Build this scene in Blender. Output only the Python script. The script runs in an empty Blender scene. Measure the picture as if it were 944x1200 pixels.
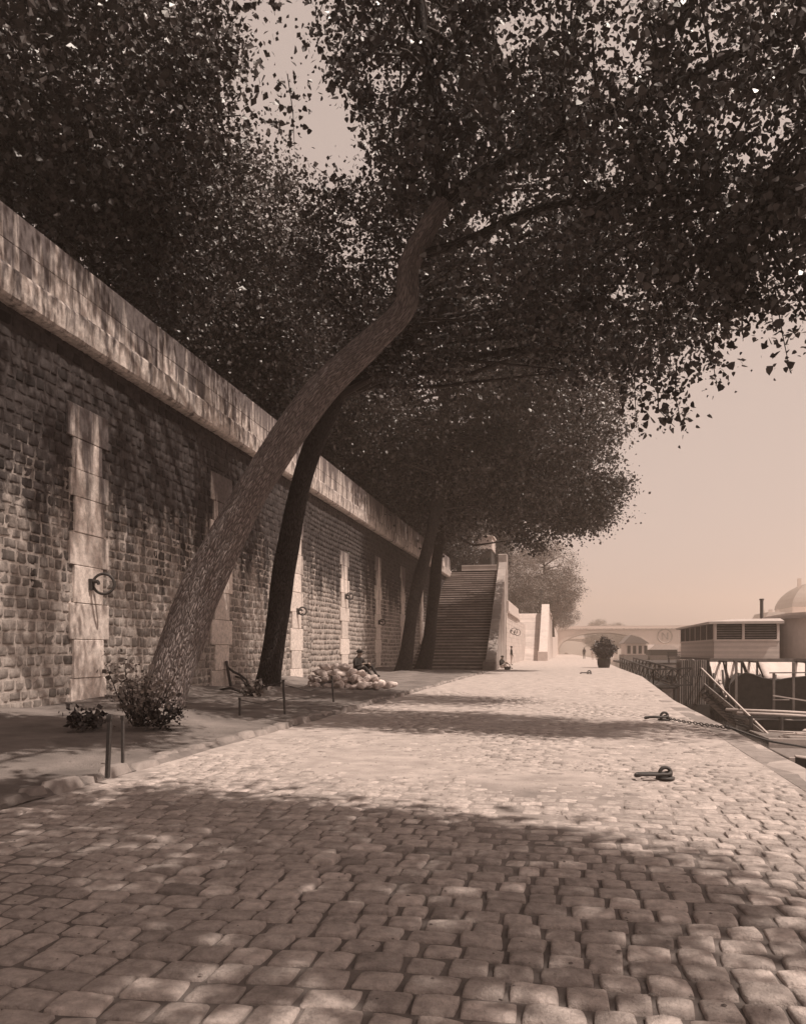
import bpy, math, random
import numpy as np
from mathutils import Vector, Matrix

# ------------------------------------------------------------------ camera, sky, sun, exposure
sc = bpy.context.scene
COL = sc.collection
TH = math.radians(11.3); S_, C_ = math.sin(TH), math.cos(TH)
FPX = 950.0
cam_d = bpy.data.cameras.new('camera'); cam = bpy.data.objects.new('camera', cam_d); COL.objects.link(cam)
cam.location = (0, 0, 1.4); cam.rotation_euler = (math.pi/2, 0, TH)
cam_d.sensor_width = 36; cam_d.lens = 36*FPX/1200; cam_d.shift_y = 162/1200
cam_d.clip_start = 0.05; cam_d.clip_end = 5000
sc.camera = cam

SUN_EL, SUN_AZ = math.radians(61), math.radians(-15)       # azimuth measured from +X towards +Y
SUN = Vector((math.cos(SUN_EL)*math.cos(SUN_AZ), math.cos(SUN_EL)*math.sin(SUN_AZ), math.sin(SUN_EL)))
w = bpy.data.worlds.new('World'); sc.world = w; w.use_nodes = True
nt = w.node_tree; nt.nodes.clear()
sky = nt.nodes.new('ShaderNodeTexSky'); sky.sky_type = 'NISHITA'; sky.sun_disc = False
sky.sun_elevation = SUN_EL; sky.sun_rotation = math.pi/2 - SUN_AZ; sky.dust_density = 4.0; sky.air_density = 1.0
bw = nt.nodes.new('ShaderNodeRGBToBW')
mul = nt.nodes.new('ShaderNodeMix'); mul.data_type = 'RGBA'; mul.blend_type = 'MULTIPLY'; mul.inputs[0].default_value = 1
mul.inputs[7].default_value = (1.0, 0.80, 0.71, 1)
bg = nt.nodes.new('ShaderNodeBackground'); bg.inputs[1].default_value = 0.13
out = nt.nodes.new('ShaderNodeOutputWorld')
pw = nt.nodes.new('ShaderNodeMath'); pw.operation = 'POWER'; pw.inputs[1].default_value = .25     # evens the sky's brightness between horizon and zenith
km = nt.nodes.new('ShaderNodeMath'); km.operation = 'MULTIPLY'; km.inputs[1].default_value = 3.35
nt.links.new(sky.outputs[0], bw.inputs[0]); nt.links.new(bw.outputs[0], pw.inputs[0]); nt.links.new(pw.outputs[0], km.inputs[0]); nt.links.new(km.outputs[0], mul.inputs[6])
nt.links.new(mul.outputs[2], bg.inputs[0]); nt.links.new(bg.outputs[0], out.inputs[0])
sun_d = bpy.data.lights.new('sun', 'SUN'); sun_d.energy = 5.0; sun_d.angle = math.radians(0.53); sun_d.color = (1.0, 0.865, 0.755)
sun = bpy.data.objects.new('sun', sun_d); COL.objects.link(sun)
sun.rotation_euler = SUN.to_track_quat('Z', 'Y').to_euler()
vs = sc.view_settings
sc.display_settings.display_device = 'sRGB'
vs.view_transform = 'Standard'; vs.look = 'None'; vs.gamma = 1; vs.use_curve_mapping = False
vs.exposure = 0.19
sc.cycles.max_bounces = 6; sc.cycles.diffuse_bounces = 3; sc.cycles.glossy_bounces = 2; sc.cycles.volume_bounces = 1
sc.cycles.transparent_max_bounces = 4
HAZE = 0.0013

# ------------------------------------------------------------------ helpers
def at(px, py, t):
    """a point of the place seen at photo pixel (px,py), t metres ahead"""
    u = (px-472)/FPX; v = (762-py)/FPX
    return Vector(((u*C_-S_)*t, (C_+u*S_)*t, 1.4+v*t))
def on(px, py, z=0.0):
    t = (1.4-z)*FPX/(py-762)
    return at(px, py, t)

def mat(name, val, rough=0.85, tint=(1, .86, .80), var=0.0, scale=3.0, bump=0.0, bscale=20.0, spec=0.25, attr=False, metal=0.0, stretch=None, detail=8):
    m = bpy.data.materials.new(name); m.use_nodes = True
    n = m.node_tree.nodes; l = m.node_tree.links; p = n['Principled BSDF']
    p.inputs['Roughness'].default_value = rough; p.inputs['Specular IOR Level'].default_value = spec
    p.inputs['Metallic'].default_value = metal
    c = [val*tint[i] for i in range(3)]
    geo = n.new('ShaderNodeNewGeometry')
    vec = geo.outputs['Position']
    if stretch:
        mp = n.new('ShaderNodeMapping'); mp.inputs['Scale'].default_value = stretch
        l.new(vec, mp.inputs[0]); vec = mp.outputs[0]
    col = None
    if var > 0:
        no = n.new('ShaderNodeTexNoise'); no.inputs['Scale'].default_value = scale; no.inputs['Detail'].default_value = detail
        no.inputs['Roughness'].default_value = .65
        l.new(vec, no.inputs[0])
        r = n.new('ShaderNodeMapRange'); r.inputs[1].default_value = .3; r.inputs[2].default_value = .7
        r.inputs[3].default_value = 1-var; r.inputs[4].default_value = 1+var
        l.new(no.outputs[0], r.inputs[0]); col = r.outputs[0]
    if attr:
        a = n.new('ShaderNodeAttribute'); a.attribute_name = 'tone'
        if col:
            q = n.new('ShaderNodeMath'); q.operation = 'MULTIPLY'; l.new(col, q.inputs[0]); l.new(a.outputs['Fac'], q.inputs[1]); col = q.outputs[0]
        else: col = a.outputs['Fac']
    if col:
        mx = n.new('ShaderNodeVectorMath'); mx.operation = 'SCALE'; mx.inputs[0].default_value = c
        l.new(col, mx.inputs['Scale']); l.new(mx.outputs[0], p.inputs['Base Color'])
    else: p.inputs['Base Color'].default_value = (*c, 1)
    if bump > 0:
        nb = n.new('ShaderNodeTexNoise'); nb.inputs['Scale'].default_value = bscale; nb.inputs['Detail'].default_value = 6
        nb.inputs['Roughness'].default_value = .7
        l.new(vec, nb.inputs[0])
        b = n.new('ShaderNodeBump'); b.inputs['Strength'].default_value = bump; b.inputs['Distance'].default_value = .03
        l.new(nb.outputs[0], b.inputs['Height']); l.new(b.outputs[0], p.inputs['Normal'])
    return m

def tag(o, label=None, cat=None, group=None, kind=None):
    if label: o['label'] = label
    if cat: o['category'] = cat
    if group: o['group'] = group
    if kind: o['kind'] = kind
    return o
def empty(name, loc, label, cat, group=None, rz=0):
    o = bpy.data.objects.new(name, None); COL.objects.link(o); o.location = loc; o.rotation_euler = (0, 0, rz)
    o.empty_display_size = .3
    return tag(o, label, cat, group)
def link(name, me, mats, parent=None, world=True):
    for m in (mats if isinstance(mats, (list, tuple)) else [mats]): me.materials.append(m)
    o = bpy.data.objects.new(name, me); COL.objects.link(o)
    if parent is not None:
        o.parent = parent
        if world: me.transform(wm(parent).inverted())
    return o
def wm(o):
    m = o.matrix_basis.copy()
    if o.parent: m = wm(o.parent) @ m
    return m
def npmesh(name, V, F, smooth=True, tone=None, mi=None, nper=4):
    me = bpy.data.meshes.new(name)
    V = np.asarray(V, dtype=np.float32); F = np.asarray(F, dtype=np.int32)
    me.vertices.add(len(V)); me.vertices.foreach_set('co', V.ravel())
    nf = len(F); k = F.shape[1]
    me.loops.add(nf*k); me.loops.foreach_set('vertex_index', F.ravel())
    me.polygons.add(nf); me.polygons.foreach_set('loop_start', np.arange(0, nf*k, k, dtype=np.int32))
    me.polygons.foreach_set('loop_total', np.full(nf, k, dtype=np.int32))
    if mi is not None: me.polygons.foreach_set('material_index', np.asarray(mi, dtype=np.int32))
    me.polygons.foreach_set('use_smooth', np.full(nf, smooth, dtype=bool))
    if tone is not None:
        a = me.attributes.new('tone', 'FLOAT', 'POINT'); a.data.foreach_set('value', np.asarray(tone, dtype=np.float32))
    me.update(calc_edges=True); me.validate()
    return me

class MB:
    """collects boxes, bars, tubes and prisms into one mesh"""
    def __init__(s): s.v = []; s.f = []; s.m = []; s.tn = []; s.cur = 0; s.tone = 1.0; s.smooth = False
    def add(s, vs_, fs_, m=None):
        o = len(s.v); s.v += [tuple(q) for q in vs_]; s.tn += [s.tone]*len(vs_)
        for f in fs_: s.f.append(tuple(i+o for i in f)); s.m.append(s.cur if m is None else m)
        return s
    def box(s, x0, x1, y0, y1, z0, z1, m=None, b=0.0):
        if b <= 0:
            vs_ = [(x, y, z) for z in (z0, z1) for (x, y) in ((x0, y0), (x1, y0), (x1, y1), (x0, y1))]
            fs_ = [(0, 3, 2, 1), (4, 5, 6, 7), (0, 1, 5, 4), (1, 2, 6, 5), (2, 3, 7, 6), (3, 0, 4, 7)]
            return s.add(vs_, fs_, m)
        # chamfered on all edges parallel to z plus top
        c = [(x0+b, y0), (x1-b, y0), (x1, y0+b), (x1, y1-b), (x1-b, y1), (x0+b, y1), (x0, y1-b), (x0, y0+b)]
        c2 = [(x0+b, y0+b), (x1-b, y0+b), (x1-b, y0+b), (x1-b, y1-b), (x1-b, y1-b), (x0+b, y1-b), (x0+b, y1-b), (x0+b, y0+b)]
        vs_ = [(x, y, z0) for x, y in c]+[(x, y, z1-b) for x, y in c]+[(x, y, z1) for x, y in c2]
        fs_ = [tuple(range(7, -1, -1))]+[(i, (i+1) % 8, 8+(i+1) % 8, 8+i) for i in range(8)]+[(8+i, 8+(i+1) % 8, 16+(i+1) % 8, 16+i) for i in range(8)]+[tuple(range(16, 24))]
        return s.add(vs_, fs_, m)
    def bar(s, a, b, w_=.05, h=None, m=None):
        a = Vector(a); b = Vector(b); h = h or w_
        d = (b-a).normalized(); up = Vector((0, 0, 1)) if abs(d.z) < .95 else Vector((0, 1, 0))
        r = d.cross(up).normalized(); u = r.cross(d)
        vs_ = [p+r*(i*w_/2)+u*(j*h/2) for p in (a, b) for (i, j) in ((-1, -1), (1, -1), (1, 1), (-1, 1))]
        return s.add(vs_, [(0, 3, 2, 1), (4, 5, 6, 7), (0, 1, 5, 4), (1, 2, 6, 5), (2, 3, 7, 6), (3, 0, 4, 7)], m)
    def tube(s, pts, rad, seg=8, m=None, closed=False, cap=True):
        pts = [Vector(p) for p in pts]; n = len(pts)
        rad = rad if hasattr(rad, '__len__') else [rad]*n
        prev = None; vs_ = []
        for i, p in enumerate(pts):
            if closed: d = (pts[(i+1) % n]-pts[i-1]).normalized()
            else: d = (pts[min(i+1, n-1)]-pts[max(i-1, 0)]).normalized()
            if prev is None:
                up = Vector((0, 0, 1)) if abs(d.z) < .9 else Vector((1, 0, 0)); r = d.cross(up).normalized()
            else:
                r = (prev-d*prev.dot(d)).normalized()
            prev = r; u = d.cross(r)
            for k in range(seg):
                a = 2*math.pi*k/seg; vs_.append(p+(r*math.cos(a)+u*math.sin(a))*rad[i])
        fs_ = []
        for i in range(n if closed else n-1):
            j = (i+1) % n
            for k in range(seg): fs_.append((i*seg+k, i*seg+(k+1) % seg, j*seg+(k+1) % seg, j*seg+k))
        if cap and not closed: fs_.append(tuple(range(seg-1, -1, -1))); fs_.append(tuple((n-1)*seg+k for k in range(seg)))
        return s.add(vs_, fs_, m)
    def prism(s, poly, y0, y1, axis='y', m=None):
        """poly in (x,z) extruded along y, or (y,z) along x, or (x,y) along z"""
        n = len(poly)
        def P(p, t): return (p[0], t, p[1]) if axis == 'y' else ((t, p[0], p[1]) if axis == 'x' else (p[0], p[1], t))
        vs_ = [P(p, y0) for p in poly]+[P(p, y1) for p in poly]
        fs_ = [tuple(range(n)), tuple(range(2*n-1, n-1, -1))]+[(i, i+n, (i+1) % n+n, (i+1) % n) for i in range(n)]
        return s.add(vs_, fs_, m)
    def ball(s, c, r, seg=10, rings=7, m=None, jit=0, rng=None):
        c = Vector(c); r = r if hasattr(r, '__len__') else (r, r, r); vs_ = []
        for i in range(rings+1):
            ph = math.pi*i/rings
            for k in range(seg):
                a = 2*math.pi*k/seg; q = 1+(rng.uniform(-jit, jit) if jit and 0 < i < rings else 0)
                vs_.append(c+Vector((math.sin(ph)*math.cos(a)*r[0]*q, math.sin(ph)*math.sin(a)*r[1]*q, math.cos(ph)*r[2]*q)))
        fs_ = [(i*seg+k, (i+1)*seg+k, (i+1)*seg+(k+1) % seg, i*seg+(k+1) % seg) for i in range(rings) for k in range(seg)]
        return s.add(vs_, fs_, m)
    def build(s, name, mats, parent=None, smooth=None, bevel=0):
        me = bpy.data.meshes.new(name); me.from_pydata(s.v, [], s.f)
        me.polygons.foreach_set('material_index', s.m)
        sm = s.smooth if smooth is None else smooth
        me.polygons.foreach_set('use_smooth', [sm]*len(s.f))
        a = me.attributes.new('tone', 'FLOAT', 'POINT'); a.data.foreach_set('value', s.tn)
        me.update()
        o = link(name, me, mats, parent)
        import bmesh
        b = bmesh.new(); b.from_mesh(me); bmesh.ops.recalc_face_normals(b, faces=b.faces)
        if bevel: bmesh.ops.bevel(b, geom=b.edges[:]+b.verts[:], offset=bevel, segments=1, affect='EDGES')
        b.to_mesh(me); b.free()
        return o

def copy_tree(o, parent=None):
    c = o.copy(); COL.objects.link(c)
    if parent is not None: c.parent = parent
    for ch in o.children: copy_tree(ch, c)
    return c

def cobbles(rects, k, H, depth, rng, rough=.006, p=6, corner=.10, tilt=.02):
    """rects: (n,4) x0,x1,y0,y1 -> V (n*k*k,3) with domed stone tops, F, tone per vertex"""
    R = np.asarray(rects, dtype=float); n = len(R)
    if k >= 7: a = np.array([-1, -.94, -.82]+list(np.linspace(-.5, .5, k-6))+[.82, .94, 1])
    elif k == 6: a = np.array([-1, -.9, -.4, .4, .9, 1.])
    elif k == 5: a = np.array([-1, -.88, 0, .88, 1.])
    else: a = np.array([-1, -.85, .85, 1.])
    A, B = np.meshgrid(a, a, indexing='ij'); A = A.ravel(); B = B.ravel(); kk = k*k
    cx = (R[:, 0]+R[:, 1])/2; cy = (R[:, 2]+R[:, 3])/2; hx = (R[:, 1]-R[:, 0])/2; hy = (R[:, 3]-R[:, 2])/2
    cor = corner*rng.uniform(.4, 1.6, (n, 1))
    bow = rng.uniform(-.10, .10, (n, 4)); sk = rng.uniform(-.07, .07, (n, 2))
    X = cx[:, None]+hx[:, None]*(A[None]*(1-cor*B[None]**2)+bow[:, :1]*(1-A[None]**2)*B[None]**2*0+sk[:, :1]*B[None]*1.0*(np.abs(A[None])) )
    Y = cy[:, None]+hy[:, None]*(B[None]*(1-cor*A[None]**2)+sk[:, 1:]*A[None]*(np.abs(B[None])))
    cr = rng.uniform(-.085, .085, (n, 8))
    for q_, (sa, sb) in enumerate(((-1, -1), (1, -1), (1, 1), (-1, 1))):
        wq = ((1+sa*A)/2*(1+sb*B)/2)[None]; X = X+wq*cr[:, q_:q_+1]*hx[:, None]; Y = Y+wq*cr[:, 4+q_:5+q_]*hy[:, None]
    prof = (1-np.abs(A)**p)*(1-np.abs(B)**p); edge = (np.maximum(np.abs(A), np.abs(B)) > .999)
    dome = .30*(1-.5*A**2-.5*B**2)
    hh = H*rng.uniform(.7, 1.25, (n, 1))
    Z = hh*(prof[None]*(.62+dome[None]))+tilt*(A[None]*rng.normal(0, .35, (n, 1))+B[None]*rng.normal(0, .35, (n, 1)))*(~edge)[None]
    Z += rng.normal(0, rough, (n, kk))*(~edge)[None]
    Z[:, edge] = -depth
    base = np.arange(n)[:, None, None]*kk
    i, j = np.meshgrid(np.arange(k-1), np.arange(k-1), indexing='ij'); i = i.ravel(); j = j.ravel()
    q = np.stack([i*k+j, (i+1)*k+j, (i+1)*k+j+1, i*k+j+1], 1)
    F = (base+q[None]).reshape(-1, 4)
    V = np.stack([X.ravel(), Y.ravel(), Z.ravel()], 1)
    return V, F, kk

def courses(x0, x1, y0, y1, h, wlo, whi, gap, rng, hj=.12, wob=0.0):
    """rows along x stacked in y"""
    R = []; y = y0
    while y < y1:
        hh = h*(1+rng.uniform(-hj, hj)); x = x0-rng.uniform(0, whi)
        while x < x1:
            ww = rng.uniform(wlo, whi); g = gap*rng.uniform(.6, 1.5)
            j1, j2 = rng.uniform(-wob, wob, 2)
            R.append((x+g/2, x+ww-g/2, y+g/2+j1, y+hh-g/2+j2)); x += ww
        y += hh
    return np.array(R)

def leafmesh(name, C, size, rng, mats, parent, up=.35, kind=4, twigs=None, zf=None):
    """a great many small leaves; twigs: MB with branches, second material"""
    n = len(C); C = np.asarray(C)
    N = rng.normal(0, 1, (n, 3)); N[:, 2] += up*2; N /= np.linalg.norm(N, axis=1)[:, None]
    T = rng.normal(0, 1, (n, 3)); T[:, 2] -= .6; T -= (T*N).sum(1)[:, None]*N; T /= np.linalg.norm(T, axis=1)[:, None]
    B = np.cross(N, T); s = (size*np.clip(rng.lognormal(0, .38, n), .4, 2.0))[:, None]
    if kind == 4:
        V = np.stack([C-T*s*.45, C+B*s*.42+N*s*.08, C+T*s*.55, C-B*s*.42+N*s*.08], 1).reshape(-1, 3); k = 4
    else:
        V = np.stack([C-T*s*.42, C-T*s*.3+B*s*.42+N*s*.08, C+T*s*.12+B*s*.36+N*s*.05, C+T*s*.62, C+T*s*.12-B*s*.36+N*s*.05, C-T*s*.3-B*s*.42+N*s*.08], 1).reshape(-1, 3); k = 6
    F = np.arange(n*k).reshape(n, k)
    tone = np.repeat(rng.uniform(.6, 1.5, n), k)
    me = npmesh(name, V, F, smooth=False, tone=tone)
    return link(name, me, mats, parent)

def clumps(ells, rng, n, cr, per, gapn=0.0):
    """ells: (cx,cy,cz,rx,ry,rz,weight)"""
    E = np.array(ells, dtype=float); wts = E[:, 6]/E[:, 6].sum(); idx = rng.choice(len(E), n, p=wts)
    d = rng.normal(0, 1, (n, 3)); d /= np.linalg.norm(d, axis=1)[:, None]
    r = rng.uniform(0.25, 1, n)**.45
    cc = E[idx, :3]+d*r[:, None]*E[idx, 3:6]
    ph_ = rng.uniform(0, 6.28, 6); sc_n = 2.1/max(cr, .5)*.62
    nz = (np.sin(cc[:, 0]*sc_n*1.3+ph_[0])*np.sin(cc[:, 1]*sc_n+ph_[1])+np.sin(cc[:, 2]*sc_n*1.5+ph_[2])*np.sin(cc[:, 0]*sc_n*.8+cc[:, 1]*sc_n*.9+ph_[3])+.6*np.sin(cc[:, 1]*sc_n*2.3+ph_[4])*np.sin(cc[:, 2]*sc_n*2.4+ph_[5]))
    cc = cc[nz > -.42]; n = len(cc)
    m = (per*rng.uniform(.3, 1.9, n)).astype(int)
    rad = cr*rng.uniform(.6, 1.4, n)
    pos = np.repeat(cc, m, 0)+rng.normal(0, 1, (m.sum(), 3))*np.repeat(rad, m)[:, None]*np.array([.6, .6, .42])
    return cc, pos

def smooth_path(pts, rads, n):
    P = [Vector(p) for p in pts]; out_p = []; out_r = []
    m = len(P)-1
    for i in range(n+1):
        t = i/n*m; k = min(int(t), m-1); f = t-k
        p0 = P[max(k-1, 0)]; p1 = P[k]; p2 = P[k+1]; p3 = P[min(k+2, m)]
        out_p.append(.5*((2*p1)+(p2-p0)*f+(2*p0-5*p1+4*p2-p3)*f*f+(3*p1-p0-3*p2+p3)*f**3))
        out_r.append(rads[k]*(1-f)+rads[k+1]*f)
    return out_p, out_r

def trunk_mesh(name, pts, rads, parent, m, n=60, seg=24, ridge=.04, flare=0.0, seed=0, wob=.0):
    rng = np.random.default_rng(seed)
    P, R = smooth_path(pts, rads, n)
    V = []; UV = []
    prev = None; L = 0
    ph = rng.uniform(0, 6.28, 14)
    ks = rng.integers(7, 19, 7)
    for i, p in enumerate(P):
        d = (P[min(i+1, n)]-P[max(i-1, 0)]).normalized()
        if prev is None: r = d.cross(Vector((0, 1, 0))).normalized()
        else: r = (prev-d*prev.dot(d)).normalized()
        prev = r; u = d.cross(r)
        if i: L += (P[i]-P[i-1]).length
        rr = R[i]*(1+flare*math.exp(-L/.35))
        for k in range(seg):
            a = 2*math.pi*k/seg; q = 0
            for j in range(7): q += math.sin(ks[j]*a+ph[j]+1.2*math.sin(L*(2.1+j*.7)+ph[7+j]))/7
            big = .06*math.sin(2*a+L*1.3+ph[0])+.04*math.sin(3*a-L*2.+ph[1])
            rad = rr*(1+big+ridge*(q*1.6))+rr*flare*.25*math.exp(-L/.3)*math.sin(5*a+ph[2])
            V.append(p+(r*math.cos(a)+u*math.sin(a))*rad); UV.append((k/seg, L))
    F = [(i*seg+k, i*seg+(k+1) % seg, (i+1)*seg+(k+1) % seg, (i+1)*seg+k) for i in range(n) for k in range(seg)]
    me = npmesh(name, np.array([tuple(v) for v in V]), F, smooth=True)
    uv = me.uv_layers.new(name='bark'); li = np.zeros(len(me.loops), dtype=np.int32); me.loops.foreach_get('vertex_index', li)
    U = np.array(UV)[li]; w0 = (np.arange(len(li)) % 4 == 1)|(np.arange(len(li)) % 4 == 2)
    U[:, 0] = np.where(w0 & (U[:, 0] == 0), 1.0, U[:, 0]); U[:, 0] *= 2*math.pi*R[0]
    uv.data.foreach_set('uv', U.astype(np.float32).ravel())
    return link(name, me, m, parent)

def bark_mat(name, val, strength=.9):
    m = bpy.data.materials.new(name); m.use_nodes = True; n = m.node_tree.nodes; l = m.node_tree.links; p = n['Principled BSDF']
    p.inputs['Roughness'].default_value = .9; p.inputs['Specular IOR Level'].default_value = .15
    uv = n.new('ShaderNodeUVMap'); uv.uv_map = 'bark'
    mp = n.new('ShaderNodeMapping'); mp.inputs['Scale'].default_value = (26, 6.5, 1); l.new(uv.outputs[0], mp.inputs[0])
    no = n.new('ShaderNodeTexNoise'); no.inputs['Scale'].default_value = 1; no.inputs['Detail'].default_value = 6; no.inputs['Distortion'].default_value = .9
    l.new(mp.outputs[0], no.inputs[0])
    vo = n.new('ShaderNodeTexVoronoi'); vo.inputs['Scale'].default_value = .8; vo.feature = 'DISTANCE_TO_EDGE'; l.new(mp.outputs[0], vo.inputs[0])
    r = n.new('ShaderNodeMapRange'); r.inputs[1].default_value = 0; r.inputs[2].default_value = .25; l.new(vo.outputs['Distance'], r.inputs[0])
    a = n.new('ShaderNodeMath'); a.operation = 'MULTIPLY'; l.new(r.outputs[0], a.inputs[0]); l.new(no.outputs[0], a.inputs[1])
    r2 = n.new('ShaderNodeMapRange'); r2.inputs[1].default_value = 0; r2.inputs[2].default_value = .6; r2.inputs[3].default_value = .38; r2.inputs[4].default_value = 1.5
    l.new(a.outputs[0], r2.inputs[0])
    mx = n.new('ShaderNodeVectorMath'); mx.operation = 'SCALE'; mx.inputs[0].default_value = (val, val*.84, val*.8)
    l.new(r2.outputs[0], mx.inputs['Scale']); l.new(mx.outputs[0], p.inputs['Base Color'])
    b = n.new('ShaderNodeBump'); b.inputs['Strength'].default_value = strength; b.inputs['Distance'].default_value = .06
    l.new(a.outputs[0], b.inputs['Height']); l.new(b.outputs[0], p.inputs['Normal'])
    return m

def wall_mat(name, clean, dark, zlo, zhi, attr=True, sx=.9, sz=.16, bump=.5, amount=1.0):
    """stone with vertical damp streaks growing towards the top"""
    m = bpy.data.materials.new(name); m.use_nodes = True; n = m.node_tree.nodes; l = m.node_tree.links; p = n['Principled BSDF']
    p.inputs['Roughness'].default_value = .92; p.inputs['Specular IOR Level'].default_value = .12
    geo = n.new('ShaderNodeNewGeometry')
    mp = n.new('ShaderNodeMapping'); mp.inputs['Scale'].default_value = (sx, sx, sz); l.new(geo.outputs['Position'], mp.inputs[0])
    no = n.new('ShaderNodeTexNoise'); no.inputs['Scale'].default_value = 1.6; no.inputs['Detail'].default_value = 8; no.inputs['Roughness'].default_value = .68; l.new(mp.outputs[0], no.inputs[0])
    sep = n.new('ShaderNodeSeparateXYZ'); l.new(geo.outputs['Position'], sep.inputs[0])
    h = n.new('ShaderNodeMapRange'); h.inputs[1].default_value = zlo; h.inputs[2].default_value = zhi; h.inputs[3].default_value = -.22; h.inputs[4].default_value = .34
    l.new(sep.outputs[2], h.inputs[0])
    ad = n.new('ShaderNodeMath'); ad.operation = 'ADD'; l.new(no.outputs[0], ad.inputs[0]); l.new(h.outputs[0], ad.inputs[1])
    r = n.new('ShaderNodeMapRange'); r.interpolation_type = 'SMOOTHSTEP'; r.inputs[1].default_value = .44; r.inputs[2].default_value = .66; r.inputs[4].default_value = amount
    l.new(ad.outputs[0], r.inputs[0])
    n2 = n.new('ShaderNodeTexNoise'); n2.inputs['Scale'].default_value = 9; n2.inputs['Detail'].default_value = 7; n2.inputs['Roughness'].default_value = .75; l.new(geo.outputs['Position'], n2.inputs[0])
    r2 = n.new('ShaderNodeMapRange'); r2.inputs[1].default_value = .3; r2.inputs[2].default_value = .7; r2.inputs[3].default_value = .6; r2.inputs[4].default_value = 1.35; l.new(n2.outputs[0], r2.inputs[0])
    mx = n.new('ShaderNodeMix'); mx.data_type = 'RGBA'; mx.inputs[6].default_value = (clean, clean*.87, clean*.80, 1); mx.inputs[7].default_value = (dark, dark*.84, dark*.82, 1)
    l.new(r.outputs[0], mx.inputs[0])
    sc_ = n.new('ShaderNodeVectorMath'); sc_.operation = 'SCALE'; l.new(mx.outputs[2], sc_.inputs[0])
    if attr:
        a = n.new('ShaderNodeAttribute'); a.attribute_name = 'tone'; q = n.new('ShaderNodeMath'); q.operation = 'MULTIPLY'
        l.new(a.outputs['Fac'], q.inputs[0]); l.new(r2.outputs[0], q.inputs[1]); l.new(q.outputs[0], sc_.inputs['Scale'])
    else: l.new(r2.outputs[0], sc_.inputs['Scale'])
    l.new(sc_.outputs[0], p.inputs['Base Color'])
    nb = n.new('ShaderNodeTexNoise'); nb.inputs['Scale'].default_value = 22; nb.inputs['Detail'].default_value = 6; nb.inputs['Roughness'].default_value = .75; l.new(geo.outputs['Position'], nb.inputs[0])
    b = n.new('ShaderNodeBump'); b.inputs['Strength'].default_value = bump; b.inputs['Distance'].default_value = .03; l.new(nb.outputs[0], b.inputs['Height']); l.new(b.outputs[0], p.inputs['Normal'])
    return m

# ------------------------------------------------------------------ materials
M = {}
M['cobble'] = mat('cobble_stone', .42, rough=.8, var=.34, scale=14, bump=1.0, bscale=24, attr=True, spec=.3)
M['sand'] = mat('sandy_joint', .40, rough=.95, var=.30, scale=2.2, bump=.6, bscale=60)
def darken_near(m):
    # joints darker towards the near end of the quay, paler beyond, edge broken by noise
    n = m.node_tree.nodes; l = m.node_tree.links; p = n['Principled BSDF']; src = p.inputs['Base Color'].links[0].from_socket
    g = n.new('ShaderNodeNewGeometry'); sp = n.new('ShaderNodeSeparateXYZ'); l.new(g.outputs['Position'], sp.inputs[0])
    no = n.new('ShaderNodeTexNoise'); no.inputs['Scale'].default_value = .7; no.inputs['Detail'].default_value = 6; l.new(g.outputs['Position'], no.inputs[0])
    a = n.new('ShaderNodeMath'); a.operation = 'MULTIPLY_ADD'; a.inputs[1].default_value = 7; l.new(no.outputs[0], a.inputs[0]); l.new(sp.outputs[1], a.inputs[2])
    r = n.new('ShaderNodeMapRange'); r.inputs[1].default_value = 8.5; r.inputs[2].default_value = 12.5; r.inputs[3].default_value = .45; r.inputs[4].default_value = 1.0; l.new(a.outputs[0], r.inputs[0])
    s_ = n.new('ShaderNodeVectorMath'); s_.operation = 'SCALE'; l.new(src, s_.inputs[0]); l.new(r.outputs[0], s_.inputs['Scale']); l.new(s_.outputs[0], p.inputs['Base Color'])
darken_near(M['sand'])
M['dirt'] = mat('trodden_earth', .17, rough=.98, var=.40, scale=1.1, bump=.9, bscale=26, detail=9)
M['kerb'] = mat('kerb_stone', .25, rough=.85, var=.25, scale=5, bump=.6, bscale=25, attr=True)
M['rubble'] = wall_mat('rubble_stone', .25, .05, 1.2, 7.0, sx=1.1, sz=.26, bump=.6)
M['mortar'] = wall_mat('lime_mortar', .44, .06, 1.6, 7.4, attr=False, sx=1.1, sz=.30, bump=.8)
M['ashlar'] = wall_mat('dressed_stone', .62, .12, 2.5, 8.5, sx=1.6, sz=.16, bump=.2)
M['parapet'] = wall_mat('parapet_stone', .62, .13, 6.5, 11.5, sx=2.2, sz=.22, bump=.25)
M['cornice'] = wall_mat('cornice_stone', .55, .12, 7.0, 10.8, sx=2.0, sz=.5, bump=.5)
M['pale'] = mat('pale_limestone', .50, rough=.9, var=.14, scale=1.2, bump=.4, bscale=12, attr=True)  # the limestone's own pale tone
M['cheek'] = mat('shaded_limestone', .30, rough=.9, var=.25, scale=1.5, bump=.5, bscale=12, attr=True)  # darker limestone copy; puts tree shade on the stair cheek into the colour
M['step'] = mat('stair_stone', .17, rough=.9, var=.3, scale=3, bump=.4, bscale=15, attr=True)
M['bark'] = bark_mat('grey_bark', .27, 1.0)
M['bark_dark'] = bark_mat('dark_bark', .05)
M['leaf'] = mat('leaf', .045, rough=.42, tint=(1, .80, .74), attr=True, spec=.5)
M['leaf_near'] = mat('near_leaf', .045, rough=.40, tint=(1, .80, .74), attr=True, spec=.5)
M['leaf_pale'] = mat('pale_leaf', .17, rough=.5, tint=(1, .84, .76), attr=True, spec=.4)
M['iron'] = mat('rusty_iron', .045, rough=.6, var=.3, scale=30, bump=.3, bscale=60, spec=.5)
M['wood_dark'] = mat('tarred_wood', .045, rough=.7, var=.3, scale=4, bump=.3, bscale=18, attr=True)
M['wood_mid'] = mat('weathered_wood', .17, rough=.8, var=.25, scale=4, bump=.3, bscale=18, attr=True)
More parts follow.
